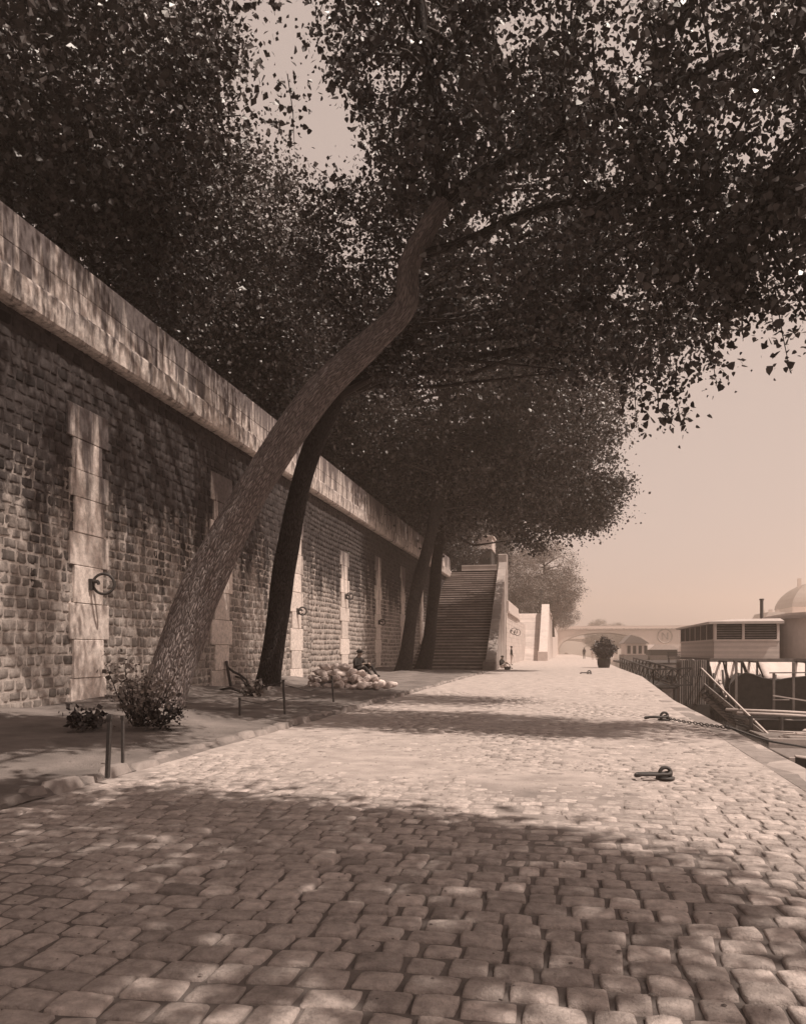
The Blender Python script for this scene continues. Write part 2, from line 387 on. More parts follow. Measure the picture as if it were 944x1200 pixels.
M['wood_pale'] = mat('pale_wood', .42, rough=.8, var=.15, scale=5, bump=.2, bscale=18, attr=True)
M['paint'] = mat('grey_painted_boards', .55, rough=.65, var=.08, scale=3, attr=True)
M['paint_pale'] = mat('pale_painted_boards', .6, rough=.65, var=.08, scale=3, attr=True)
M['roof'] = mat('zinc_roof', .42, rough=.5, var=.15, scale=2, spec=.4)
M['dark'] = mat('dark_interior', .02, rough=.9)
M['canvas'] = mat('pale_canvas', .60, rough=.9, var=.12, scale=2.5, bump=.5, bscale=5, attr=True)
M['cloth_dark'] = mat('dark_cloth', .03, rough=.95, var=.2, scale=12, bump=.4, bscale=30)
M['cloth_pale'] = mat('pale_cloth', .5, rough=.95, var=.1, scale=12)
M['skin'] = mat('skin', .30, rough=.6, tint=(1, .78, .66))
M['rock'] = mat('broken_limestone', .62, rough=.9, var=.3, scale=8, bump=.8, bscale=22)
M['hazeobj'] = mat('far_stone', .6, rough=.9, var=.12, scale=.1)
M['slate'] = mat('slate_roof', .2, rough=.6, var=.15, scale=.3)

def water_mat():
    m = mat('river_water', .05, rough=.12, spec=.5)
    n = m.node_tree.nodes; l = m.node_tree.links; p = n['Principled BSDF']
    g = n.new('ShaderNodeNewGeometry'); mp = n.new('ShaderNodeMapping'); mp.inputs['Scale'].default_value = (1.2, .6, 1); l.new(g.outputs['Position'], mp.inputs[0])
    no = n.new('ShaderNodeTexNoise'); no.inputs['Scale'].default_value = 1.4; no.inputs['Detail'].default_value = 4; l.new(mp.outputs[0], no.inputs[0])
    b = n.new('ShaderNodeBump'); b.inputs['Strength'].default_value = .35; b.inputs['Distance'].default_value = .12; l.new(no.outputs[0], b.inputs['Height']); l.new(b.outputs[0], p.inputs['Normal'])
    return m
M['water'] = water_mat()

# ------------------------------------------------------------------ the setting: river, quay, bank, street
WX = -10.94                     # face of the quay wall
WATER = -2.6
KX = -4.85                      # kerb between paving and bank
EDGE = [(2.55, -8), (2.62, 0), (2.74, 9.4), (2.85, 14.5), (2.95, 23.5), (3.95, 44), (4.1, 66), (4.6, 100), (5.2, 135), (4, 200), (2, 300), (0, 640)]
def edge_x(y):
    for (xa, ya), (xb, yb) in zip(EDGE[:-1], EDGE[1:]):
        if y <= yb: return xa+(xb-xa)*(y-ya)/(yb-ya)
    return EDGE[-1][0]
mb = MB(); mb.add([(-900, -900, WATER), (1500, -900, WATER), (1500, 2500, WATER), (-900, 2500, WATER)], [(0, 1, 2, 3)])
tag(mb.build('river', M['water']), kind='structure')

rng = np.random.default_rng(7)
def quay_base():
    xs = np.linspace(0, 1, 46); ys = list(np.arange(-8, 30, .25))+list(np.arange(30, 70, 1.0))+list(np.arange(70, 301, 10.))
    V = []; 
    for y in ys:
        e = edge_x(y)
        for a in xs:
            x = KX+(e-KX)*a if y < 57.5 else (-11.0+(e+11.0)*a)
            if y > 57.5 and y < 58.6: x = -11+(e+11)*a
            fill = min(max((y-5.0)/4., 0), 1); far = min(max((y-24)/10, 0), 1)
            nz = math.sin(x*1.7+y*.9)*math.sin(x*.6-y*1.3)
            nz2 = math.sin(x*5.1+1)*math.sin(y*4.3)
            z = -.005+.016*fill+.008*far+(.005*nz+.002*nz2)*(1 if y < 40 else 0)
            V.append((x, y, z))
    nx = len(xs)
    F = [(i*nx+j, i*nx+j+1, (i+1)*nx+j+1, (i+1)*nx+j) for i in range(len(ys)-1) for j in range(nx-1)]
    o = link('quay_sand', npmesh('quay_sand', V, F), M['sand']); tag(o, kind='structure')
quay_base()
# setts
def setts():
    out_V = []; out_F = []; T = []; off = 0
    for (y0, y1, k) in ((1.9, 8.0, 9), (8.0, 12.5, 6), (12.5, 24, 5), (24, 42, 4)):
        R = courses(KX+.04, 4.2, y0, y1, .186, .155, .265, .016, rng, hj=.09, wob=.004)
        cx = (R[:, 0]+R[:, 1])/2; cy = (R[:, 2]+R[:, 3])/2
        ex = np.array([edge_x(y) for y in cy])-.42
        keep = (cx < ex) & (R[:, 0] > KX+.03); R = R[keep]; cx = cx[keep]; cy = cy[keep]
        V, F, kk = cobbles(R, k, .0165, .03, rng, rough=.0017 if k == 9 else .0010, p=12, corner=.045, tilt=.007)
        lvl = np.repeat(.005*np.sin(cx*1.1+cy*.7)+rng.normal(0, .003, len(cx)), kk)
        V[:, 2] += lvl
        # rows wander a little
        V[:, 1] += .03*np.sin(V[:, 0]*.9+V[:, 1]*.23)+.02*np.sin(V[:, 0]*2.7+V[:, 1])
        out_V.append(V); out_F.append(F+off); off += len(V)
        T.append(np.repeat(np.clip(rng.normal(1, .13, len(R)), .6, 1.5), kk))
    me = npmesh('quay_paving', np.concatenate(out_V), np.concatenate(out_F), tone=np.concatenate(T))
    tag(link('quay_paving', me, M['cobble']), kind='structure')
setts()
# edge coping, and quay face down to the water
mb = MB(); y = -6.0; r = random.Random(3)
while y < 140:
    L = r.uniform(.9, 1.5) if y < 60 else 8
    e0, e1 = edge_x(y), edge_x(y+L); mb.tone = r.uniform(.85, 1.1); g = .012
    vs_ = [(e0-.42, y+g, -.35), (e0, y+g, -.35), (e1, y+L-g, -.35), (e1-.42, y+L-g, -.35), (e0-.42, y+g, .014), (e0, y+g, .010), (e1, y+L-g, .010), (e1-.42, y+L-g, .014)]
    mb.add(vs_, [(0, 3, 2, 1), (4, 5, 6, 7), (0, 1, 5, 4), (1, 2, 6, 5), (2, 3, 7, 6), (3, 0, 4, 7)]); y += L
tag(mb.build('quay_coping', M['kerb'], bevel=.008), kind='structure')
mb = MB()
for (xa, ya), (xb, yb) in zip(EDGE[:-1], EDGE[1:]):
    mb.add([(xa-.05, ya, -.3), (xb-.05, yb, -.3), (xb-.05, yb, WATER-1), (xa-.05, ya, WATER-1)], [(0, 1, 2, 3)])
tag(mb.build('quay_embankment', M['cornice']), kind='structure')

# earth bank between kerb and wall
def bank():
    xs = np.linspace(WX-.1, KX+.02, 60); ys = np.arange(-8, 57.6, .22); V = []
    pit = on(395, 818)
    for y in ys:
        for x in xs:
            a = max(0, (KX-.12-x)/(KX-.12-WX))
            z = .065+.12*min(a*2, 1)+.03*math.sin(x*1.3+y*.8)*math.sin(y*1.1-x)+.012*math.sin(x*5+y*3.1)*math.sin(y*4.7)
            z += .22*math.exp(-((x+10.6)/.8)**2)*(.6+.4*math.sin(y*.7))
            for (tx, ty, s) in TB: z += s*.16*math.exp(-(((x-tx)/.9)**2+((y-ty)/.9)**2))
            if y > 50: z *= max(0.0, (57.4-y)/7.4)
            if x > KX-.2: z = min(z, .07)-.06*(x > KX-.06)
            V.append((x, y, z+float(rng.normal(0, .006))))
    nx = len(xs); F = [(i*nx+j, i*nx+j+1, (i+1)*nx+j+1, (i+1)*nx+j) for i in range(len(ys)-1) for j in range(nx-1)]
    tag(link('earth_bank', npmesh('earth_bank', V, F), M['dirt']), kind='structure')
T1B = on(196, 842, .1); T2B = on(311, 815, .1); T3B = on(473, 791, .05); T4B = at(497, 785.5, 54); T4B.z = 0
TB = [(T1B.x, T1B.y, 1), (T2B.x, T2B.y, 1), (T3B.x, T3B.y, .6)]
bank()
# kerb stones
mb = MB(); y = -6.0; r = random.Random(11)
while y < 50:
    L = r.uniform(.28, .62); wd = r.uniform(.16, .26); x0 = KX+r.uniform(-.05, .05)+.06*math.sin(y*1.1); tz = r.uniform(.075, .125); mb.tone = r.uniform(.75, 1.2)
    a = r.uniform(-.03, .03)
    def kp(u, v, h): return (x0-wd+u*wd+a*v, y+.012+v*(L-.024), h)
    nn = 6; vs_ = []
    for i in range(nn+1):
        for j in range(nn+1):
            u, v = i/nn, j/nn; e = (1-abs(2*u-1)**9)*(1-abs(2*v-1)**9)
            vs_.append(Vector(kp(u*.94+.03*(1-e), v, -.03+(tz+.03)*(e**.35 if e > 0 else 0)+r.uniform(-.004, .004))))
    fs_ = [(i*(nn+1)+j, (i+1)*(nn+1)+j, (i+1)*(nn+1)+j+1, i*(nn+1)+j+1) for i in range(nn) for j in range(nn)]
    mb.add(vs_, fs_); y += L
tag(mb.build('kerb', M['kerb'], smooth=True), kind='structure')

# scattered pebbles, leaf litter
def litter():
    n = 2600; X = rng.uniform(KX-5.6, 2.4, n); Y = rng.uniform(3, 30, n)**1.0; V = []; F = []
    for i in range(n):
        s = rng.uniform(.004, .015)*(1.3 if X[i] < KX else 1); z = .02 if X[i] > KX else .17
        o = len(V)
        for q in range(5):
            a = 2*math.pi*q/5; V.append((X[i]+s*math.cos(a)*rng.uniform(.6, 1.2), Y[i]+s*math.sin(a)*rng.uniform(.6, 1.2), z))
        V.append((X[i], Y[i], z+s*.4))
        for q in range(5): F.append((o+q, o+(q+1) % 5, o+5))
    me = npmesh('ground_litter', V, F, smooth=False)
    tag(link('ground_litter', me, M['dirt']), kind='stuff'); 
litter()

# street above the wall and its far ground
mb = MB(); mb.add([(-400, -60, 9.0), (WX-.35, -60, 9.0), (WX-.35, 77.2, 9.0), (-400, 77.2, 9.0)], [(0, 1, 2, 3)])
mb.add([(-400, 77.3, 9.0), (-6.2, 77.3, 9.0), (-6.2, 84, 9.0), (-9.1, 84, 9.0), (-9.1, 96, 9.0), (-400, 96, 9.0)], [(0, 1, 2, 3, 4, 5)])
mb.add([(-9.1, 84, 4.86), (-5.4, 84, 4.86), (-5.4, 108, 4.86), (-9.1, 108, 4.86)], [(0, 1, 2, 3)])
mb.add([(-400, 96.1, 7.0), (-7.7, 96.1, 7.0), (-7.7, 122.5, 7.0), (-2.4, 122.5, 7.0), (-2.4, 640, 7.0), (-400, 640, 7.0)], [(0, 1, 2, 3, 4, 5)])
tag(mb.build('street', M['dirt']), kind='structure')

# ------------------------------------------------------------------ quay wall
wall = empty('quay_wall', (WX, 40, 0), 'tall rubble stone river wall with pale dressed piers and a stained parapet along the left', 'wall')
def wall_face():
    R1 = courses(8, 34, -.1, 8.32, .235, .22, .46, .030, rng, hj=.16, wob=.012)
    R2 = courses(34, 74.5, -.1, 8.32, .235, .24, .50, .032, rng, hj=.16, wob=.012)
    Vs = []; Fs = []; T = []; off = 0
    for R, k in ((R1, 7), (R2, 4)):
        R = R[R[:, 0] < 74.3]
        V, F, kk = cobbles(R, k, .025, .05, rng, rough=.007 if k == 7 else .0035, p=9, corner=.06, tilt=.008)
        T.append(np.repeat(np.clip(rng.normal(1, .22, len(R)), .5, 1.7), kk))
        W = np.stack([WX+(.024 if k == 7 else .028)+V[:, 2], V[:, 0], V[:, 1]], 1); W[:, 2] += .02*np.sin(W[:, 1]*.8+W[:, 2])
        Vs.append(W); Fs.append(F[:, ::1]+off); off += len(W)
    me = npmesh('rubble_face', np.concatenate(Vs), np.concatenate(Fs), tone=np.concatenate(T))
    link('rubble_face', me, M['rubble'], wall)
    # mortar skin
    ys = np.arange(7.5, 74.4, .1); zs = np.arange(-.4, 8.5, .1); yy, zz = np.meshgrid(ys, zs, indexing='ij')
    V = np.stack([WX+.026+rng.normal(0, .008, yy.size), yy.ravel(), zz.ravel()], 1); nz = len(zs)
    i, j = np.meshgrid(np.arange(len(ys)-1), np.arange(nz-1), indexing='ij'); i = i.ravel(); j = j.ravel()
    F = np.stack([i*nz+j, (i+1)*nz+j, (i+1)*nz+j+1, i*nz+j+1], 1)
    link('mortar', npmesh('mortar', V, F), M['mortar'], wall)
    mb = MB(); mb.box(WX-.9, WX-.01, -12, 76.9, -1, 8.9); mb.box(WX-.01, WX+.02, -12, 7.6, -1, 8.5); mb.build('wall_core', M['rubble'], wall)
wall_face()
PY = [2.2+7.45*k for k in range(10)]
def pier(yc, k):
    r = random.Random(k*7+1); mb = MB(); z = -.15; long_ = True; i = 0
    while z < 6.3:
        h = r.uniform(.62, .92); hw = (.80 if long_ else .58)*r.uniform(.94, 1.05); mb.tone = r.uniform(.88, 1.12)
        d = WX+.085+r.uniform(0, .015)
        y0, y1 = yc-hw+r.uniform(-.05, .05), yc+hw+r.uniform(-.05, .05)
        mb.box(WX-.2, d, y0, y1, z+.006, z+h-.006); z += h; long_ = not long_; i += 1
    return mb.build('pier', M['ashlar'], wall, bevel=.012)
for k, yc in enumerate(PY): pier(yc, k)
# cornice: moulded profile, chipped lower edge
def cornice():
    ys = np.arange(-10, 76.6, .12); prof = [(-.3, 8.28), (.16, 8.27), (.27, 8.30), (.325, 8.36), (.335, 8.50), (.335, 8.86), (.30, 8.93), (-.3, 8.935)]
    V = []; n = len(prof)
    chip = np.cumsum(rng.normal(0, .012, len(ys))); chip -= np.convolve(chip, np.ones(25)/25, 'same')
    for i, y in enumerate(ys):
        for j, (dx, z) in enumerate(prof):
            c = 0
            if 1 <= j <= 4: c = min(0, chip[i])*(.9 if j < 4 else .5)
            V.append((WX+dx+c+(float(rng.normal(0, .006)) if 0 < j < 7 else 0), y, z-min(0, c)*.35))
    F = [(i*n+j, i*n+j+1, (i+1)*n+j+1, (i+1)*n+j) for i in range(len(ys)-1) for j in range(n-1)]
    F = [f[::-1] for f in F]
    e = len(V); F += []
    o = link('cornice', npmesh('cornice', V, F, smooth=False, tone=np.repeat(np.clip(1+np.convolve(rng.normal(0, .25, len(ys)), np.ones(9)/9, 'same'), .7, 1.3), n)), M['cornice'], wall)
    mb = MB(); mb.prism([(WX+dx, z) for dx, z in prof], 76.55, 76.75); mb.build('cornice_end', M['cornice'], wall)
cornice()
def parapet():
    mb = MB(); r = random.Random(5)
    for (z0, z1, d) in ((8.94, 9.47, .20), (9.47, 10.15, .19)):
        y = -10.0
        while y < 76.5:
            L = min(r.uniform(1.7, 2.6), 76.7-y); L = max(L, .3); mb.tone = r.uniform(.85, 1.12)
            mb.box(WX-.32, WX+d+r.uniform(-.006, .006), y+.006, y+L-.006, z0+.005, z1-.005); y += L
    mb.build('parapet', M['parapet'], wall, bevel=.012)
    mb = MB(); mb.box(WX-.28, WX+.16, -10, 76.6, 8.9, 10.1); mb.build('parapet_core', M['mortar'], wall)
parapet()

def torus_pts(c, r, a, b, n=28):
    """ring in the plane of unit vectors a,b"""
    c = Vector(c); a = Vector(a); b = Vector(b)
    return [c+a*(r*math.cos(2*math.pi*i/n))+b*(r*math.sin(2*math.pi*i/n)) for i in range(n)]
def wall_ring(y, z, label, x=WX, r_=.235):
    e = empty('mooring_ring', (x+.1, y, z), label, 'mooring ring', 'iron mooring rings on the quay walls')
    mb = MB(); mb.tube([(x+.06, y-.02, z+.02), (x+.30, y-.02, z+.02)], .045, 10); mb.box(x+.08, x+.17, y-.085, y+.06, z-.18, z+.08)
    mb.tube([(x+.30, y-.02, z+.02), (x+.32, y-.02, z-.05)], .04, 8)
    mb.build('bracket', M['iron'], e, smooth=False)
    a = Vector((C_*.93, .36, 0)).normalized()
    mb = MB(); mb.tube(torus_pts((x+.16+a.x*r_, y+a.y*r_, z-.03), r_, a, (0, 0, 1), 32), .032, 10, closed=True)
    mb.build('ring', M['iron'], e, smooth=True)
wall_ring(PY[2]+.02, 2.98, 'large iron mooring ring on the nearest pale pier, left of the leaning tree')
wall_ring(PY[4], 3.05, 'iron mooring ring on the pale pier just right of the dark straight trunk', r_=.16)
wall_ring(PY[5], 4.15, 'iron mooring ring set high on the pale pier behind the stone heap', r_=.17)
wall_ring(PY[6], 3.1, 'small iron mooring ring on the pier between the stone heap and the paired trunks', r_=.17)

# ------------------------------------------------------------------ first staircase
Y0, Y1, NS = 57.3, 76.9, 37
def cheekx(y): return -5.5-.65*(y-Y0)/(Y1-Y0)
st = empty('stone_staircase', (-8, Y0, 0), 'long flight of stone steps climbing to the street beside the trunks', 'staircase')
mb = MB(); r = random.Random(2); rise, run = 8.75/NS, (Y1-Y0)/NS
for i in range(NS):
    y = Y0+i*run; z = (i+1)*rise; mb.tone = r.uniform(.8, 1.2)
    mb.box(WX+.0, cheekx(y)+.02, y, y+run*1.25, z-rise*1.5, z-.04)
    mb.box(WX+.0, cheekx(y)+.02, y-.03, y+run+.02, z-.06, z+r.uniform(-.004, .003))
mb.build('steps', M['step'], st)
mb = MB()
for i in range(NS):
    y = Y0+i*run; z = (i+1)*rise
    x = WX
    while x < cheekx(y)-.05:
        L = min(r.uniform(1.0, 1.9), cheekx(y)+.02-x); mb.tone = r.uniform(.7, 1.25); mb.box(x+.004, x+L-.004, y-.085, y+.05, z-.055, z+r.uniform(.004, .014)); x += L
mb.build('lit_worn_nosings', M['pale'], st)  # light on the tread edges put into pale worn strips
mb = MB(); mb.prism([(Y0, -.1), (Y1+1, -.1), (Y1+1, 8.4), (Y1, 8.4)], WX, -6.2, axis='x'); mb.build('stair_core', M['step'], st)
# cheek wall with stepped coping blocks
mb = MB(); nb = 11; r = random.Random(9)
for i in range(nb):
    ya, yb = Y0-.5+i*(Y1-Y0+.5)/nb, Y0-.5+(i+1)*(Y1-Y0+.5)/nb
    def hz(y): return .75+9.0*max(0, (y-Y0)/(Y1-Y0))
    za, zb = hz(ya), hz(yb); mb.tone = r.uniform(.8, 1.15); xa, xb = cheekx(ya), cheekx(yb)
    vs_ = [(xa, ya+.01, -.1), (xa+.72, ya+.01, -.1), (xb+.72, yb-.01, -.1), (xb, yb-.01, -.1), (xa, ya+.01, za), (xa+.72, ya+.01, za), (xb+.72, yb-.01, zb), (xb, yb-.01, zb)]
    mb.add(vs_, [(0, 3, 2, 1), (4, 5, 6, 7), (0, 1, 5, 4), (1, 2, 6, 5), (2, 3, 7, 6), (3, 0, 4, 7)])
mb.build('cheek_wall', M['cheek'], st, bevel=.03)
mb = MB(); mb.box(-5.62, -4.72, Y0-1.25, Y0-.45, -.1, .62, b=.04); mb.build('end_block', M['step'], st)
mb = MB(); mb.box(-6.25, -5.35, Y1-.1, Y1+.9, 6, 10.5, b=.08); mb.build('top_post', M['cheek'], st)
mb = MB(); mb.tone = .95; mb.box(WX+.5, -6.3, Y1+6, Y1+6.4, 8.9, 10.0, b=.02); mb.box(WX+.5, -6.3, Y1+5.96, Y1+6.44, 10.0, 10.14); mb.build('landing_wall', M['pale'], st)

# second wall, in full sun
w2 = empty('lower_quay_wall', (-5, 90, 0), 'sunlit plain quay wall beyond the first staircase with two small rings', 'wall')
mb = MB(); r = random.Random(21)
z = -.2
while z < 4.85:
    h = r.uniform(.36, .44); y = 76.0-r.uniform(0, .5); h = min(h, 4.9-z)
    while y < 112:
        L = min(r.uniform(.7, 1.3), 112-y)
        if L < .1: break
        mb.tone = r.uniform(.88, 1.06); mb.box(-6.2, -5.35+r.uniform(0, .015), y+.012, y+L-.012, z+.01, z+h-.01); y += L
    z += h
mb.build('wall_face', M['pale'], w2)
mb = MB(); mb.box(-6.3, -5.37, 76, 112, -.4, 4.88); mb.build('wall_core', M['mortar'], w2)
mb = MB(); mb.box(-6.2, -5.1, 77, 93.2, 4.9, 5.12, b=.03); mb.box(-6.1, -5.2, 77, 93, 5.12, 6.1, b=.03); mb.build('coping', M['pale'], w2)
mb = MB(); mb.prism([(93, 4.9), (93, 6.1), (98, 4.9)], -6.1, -5.25, axis='x'); mb.build('ramp_coping', M['pale'], w2)
mb = MB(); mb.box(-9.4, -9.1, 84, 96, 4.8, 9.8); mb.box(-9.1, -6.25, 83.7, 84, 4.8, 9.8); mb.box(-8.0, -7.7, 96, 122.5, 4.8, 7.8); mb.box(-6.4, -6.2, 77.9, 83.7, 4.8, 9.8); mb.build('upper_wall', M['cheek'], w2)
wall_ring(80.5, 3.3, 'nearer of two rings on the sunlit wall beyond the first staircase', x=-5.4, r_=.33)
wall_ring(86.0, 3.3, 'farther of two rings on the sunlit wall beyond the first staircase', x=-5.4, r_=.33)

# second staircase
s2 = empty('stone_staircase', (-4.6, 112, 0), 'distant bleached staircase in full sun beside the tall white pylon', 'staircase')
mb = MB(); r = random.Random(4)
for i in range(40):
    y = 108+i*.36; z = (i+1)*.172; mb.tone = r.uniform(.9, 1.1)
    mb.add([(-7.6, y, z-.13), (-3.4, y, z-.13), (-3.4, y+.36, z), (-7.6, y+.36, z), (-7.6, y, z-.19), (-3.4, y, z-.19)], [(0, 1, 2, 3), (4, 5, 1, 0)])
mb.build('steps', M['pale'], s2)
mb = MB(); mb.prism([(108.2, -.1), (124, -.1), (124, 6.6), (122, 6.25)], -7.5, -3.42, axis='x'); mb.build('stair_core', M['pale'], s2)
mb = MB(); mb.prism([(106.8, -.1), (122.6, -.1), (122.6, 8.2), (121.4, 8.2), (106.8, .9)], -3.4, -2.3, axis='x'); mb.build('cheek_wall', M['pale'], s2, bevel=.03)
mb = MB(); mb.box(-3.5, -2.2, 106.2, 107.2, -.1, 1.25, b=.05); mb.build('end_block', M['pale'], s2)
w3 = empty('far_quay_wall', (-2.3, 200, 0), 'far pale quay wall running on to the stone bridge', 'wall')
mb = MB(); mb.box(-3.2, -2.35, 122.7, 273, -.2, 7.0); mb.build('wall_face', M['pale'], w3)
mb = MB(); mb.box(-3.0, -2.2, 122.7, 273, 7.0, 7.2); mb.box(-2.9, -2.4, 122.7, 273, 7.2, 8.0); mb.build('parapet', M['pale'], w3)

# small street building glimpsed over the stairs
kb = empty('street_building', (-9, 92, 9), 'small pale street building glimpsed among leaves above the stairs', 'building')
c0 = at(536, 640, 94); c1 = at(577, 640, 94)
mb = MB(); mb.box(c0.x, c1.x, 92.4, 97, 9, 12.9); mb.build('wall', M['wood_dark'], kb)
mb = MB(); mb.box(c0.x-.1, c1.x+.1, 92.2, 97.2, 12.9, 14.3); mb.box(c0.x-.25, c1.x+.25, 92.05, 97.35, 14.3, 14.5); mb.build('frieze', M['pale'], kb)
for i in range(3):
    x = c0.x+.5+i*1.25; mb = MB(); mb.box(x, x+.8, 92.33, 92.42, 9.3, 11.9); mb.build('window', M['dark'], kb)
lp = empty('lamp_post', (-3.6, 124, 7), 'thin lamp post standing above the distant bleached staircase', 'lamp post')
mb = MB(); mb.tube([(-3.6, 124, 7), (-3.6, 124, 10)], [.09, .05], 8); mb.build('post', M['iron'], lp)
mb = MB(); mb.prism([(-3.78, 10), (-3.42, 10), (-3.3, 10.5), (-3.9, 10.5)], 123.8, 124.2); mb.ball((-3.6, 124, 10.6), (.2, .2, .15)); mb.build('lantern', M['iron'], lp)

# ------------------------------------------------------------------ trees
def branches(parent, anchor_pts, cc, rng, n, r0, m, name='limb', every=1):
    """thin limbs running from the nearest point of the wood to clump centres, one mesh"""
    mb = MB(); A = np.array([tuple(p) for p in anchor_pts])
    pick = rng.choice(len(cc), min(n, len(cc)), replace=False)
    for i in pick:
        c = cc[i]; d = np.linalg.norm((A-c)*np.array([1, 1, 1.0])+np.array([0, 0, 0]), axis=1)
        d = d+np.where(A[:, 2] > c[2]+.5, 3.0, 0); a = A[np.argmin(d)]
        L = np.linalg.norm(c-a)
        mid = (a*.5+c*.5)+rng.normal(0, .08*L, 3)+np.array([0, 0, .08*L])
        mb.tube([a, a*.62+mid*.38+np.array([0, 0, .03*L]), mid, c*.7+mid*.3, c], [r0*(.3+L*.07), r0*(.25+L*.05), r0*(.2+L*.035), r0*.18, r0*.08], 5, cap=False)
    return mb

# --- tree 1: the big leaning tree
D1 = T1B.y*C_-T1B.x*S_
t1 = empty('leaning_tree', T1B, 'big pale barked tree leaning steeply to the right in front of the wall', 'tree')
A1 = [at(183, 862, 15.8), at(193, 812, 15.9), at(233, 700, 16.0), at(281, 600, 16.1), at(325, 530, 16.0), at(378, 455, 15.9), at(434, 403, 15.7), at(474, 360, 15.5), at(479, 312, 15.3), at(500, 268, 15.1), at(522, 234, 14.9)]
R1 = [.50, .43, .385, .35, .32, .285, .255, .23, .21, .185, .155]
trunk_mesh('trunk', A1, R1, t1, M['bark'], n=260, seg=72, ridge=.035, flare=.28, seed=1)
limbs1 = [([at(515, 242, 15), at(560, 208, 14.8), at(620, 172, 14.5), at(690, 138, 14.2), at(765, 110, 13.8), at(850, 70, 13.4), at(930, 40, 13)], [.15, .135, .125, .11, .09, .07, .04]),
          ([at(520, 238, 14.9), at(514, 190, 14.8), at(516, 130, 14.8), at(500, 60, 15), at(490, -20, 15.2)], [.13, .11, .095, .075, .05]),
          ([at(486, 300, 15.3), at(540, 285, 15), at(620, 248, 14.5), at(700, 232, 14), at(790, 225, 13.5), at(880, 250, 13)], [.10, .085, .07, .055, .045, .02]),
          ([at(600, 182, 14.6), at(640, 110, 14.6), at(670, 40, 14.5), at(690, -40, 14.4)], [.09, .08, .06, .03])]
anch = list(A1[-3:])
for i, (p, q) in enumerate(limbs1):
    trunk_mesh('limb', p, q, t1, M['bark_dark'], n=40, seg=14, ridge=.03, seed=20+i)
    anch += smooth_path(p, q, 30)[0]
rg = np.random.default_rng(101)
E1 = [(1.0, 15, 11.2, 4.2, 2.6, 3.2, 1.5), (3.8, 14, 10.0, 3.0, 2.3, 3.0, 1.1), (5.8, 13, 8.3, 1.9, 1.7, 2.0, .4), (-1.6, 15.6, 12.4, 2.8, 3.0, 3.0, .9), (-3.3, 17.5, 14.6, 1.8, 3.5, 2.4, .4), (-4.6, 12, 16.6, 2.6, 4.5, 1.4, .3),
      (3.2, 13.3, 7.6, 1.7, 1.6, 1.2, .22), (0.8, 14.6, 8.2, 3.2, 1.6, 1.2, .4)]
cc, pos = clumps(E1, rg, 800, .42, 104)
# hanging sprays at the right edge
sprays = [at(800, 505, 13.8), at(770, 470, 14.0), at(735, 455, 14.3), at(690, 440, 14.6), at(840, 455, 13.5), at(820, 400, 13.7), at(870, 400, 13.0), at(925, 435, 12.5), at(905, 380, 12.7), at(940, 330, 12.3), at(760, 400, 14.0),
          at(930, 300, 12.3), at(850, 350, 13.3), at(800, 350, 13.8), at(720, 380, 14.3), at(880, 330, 13.0), at(830, 430, 13.5), at(785, 430, 13.9), at(790, 500, 13.8), at(745, 500, 14.2), at(900, 300, 12.9), at(850, 300, 13.4), at(322, 18, 15), at(372, 60, 14.8), at(345, 175, 16)]
pp = [pos]
sm = MB()
for s in sprays:
    tl = np.array(tuple(s)); top = tl+np.array([rg.uniform(-.3, .3), rg.uniform(-.2, .2), rg.uniform(.9, 1.5)])
    sm.tube([top, (top+tl)/2+rg.normal(0, .05, 3), tl], [.012, .009, .005], 4, cap=False)
    n = rg.integers(80, 140); f = rg.uniform(0, 1, n)[:, None]
    pp.append(tl*(1-f)+top*f+rg.normal(0, 1, (n, 3))*np.array([.20, .20, .13]))
pos = np.concatenate(pp)
leafmesh('crown', pos, .080, rg, M['leaf_near'], t1, up=.25, kind=6)
bm = branches(t1, anch, cc, rg, 150, .11, M['bark_dark'])
off = len(bm.v); bm.v += sm.v; bm.tn += sm.tn; bm.f += [tuple(i+off for i in f) for f in sm.f]; bm.m += sm.m
bm.build('twigs', M['bark_dark'], t1, smooth=True)

# --- tree behind the camera: only its shade shows
t0 = empty('shade_tree', (-8.2, -3.5, .1), 'tree behind the viewpoint whose crown shades the nearest paving', 'tree')
A0 = [(-8.2, -3.5, 0), (-7.9, -3.3, 2), (-6.6, -2.6, 5), (-4.2, -1.2, 8), (-1.0, 1.0, 10)]
trunk_mesh('trunk', A0, [.5, .4, .36, .3, .18], t0, M['bark_dark'], n=60, seg=24, seed=9, flare=.3)
rg = np.random.default_rng(100)
E0 = [(1.3, 3.2, 10.4, 5.6, 2.9, 1.7, 2.2), (-3.6, 4.6, 10.6, 2.4, 3.0, 1.5, .8), (-1.8, 9.0, 12.4, 2.6, 2.3, .7, 1.5), (-1, 0, 10.5, 4, 2.5, 1.5, .6)]
cc, pos = clumps(E0, rg, 1500, .55, 62)
leafmesh('crown', pos, .13, rg, M['leaf_near'], t0, up=.25)
branches(t0, smooth_path(A0[2:], [1]*3, 30)[0], cc, rg, 60, .12, None).build('limbs', M['bark_dark'], t0, smooth=True)
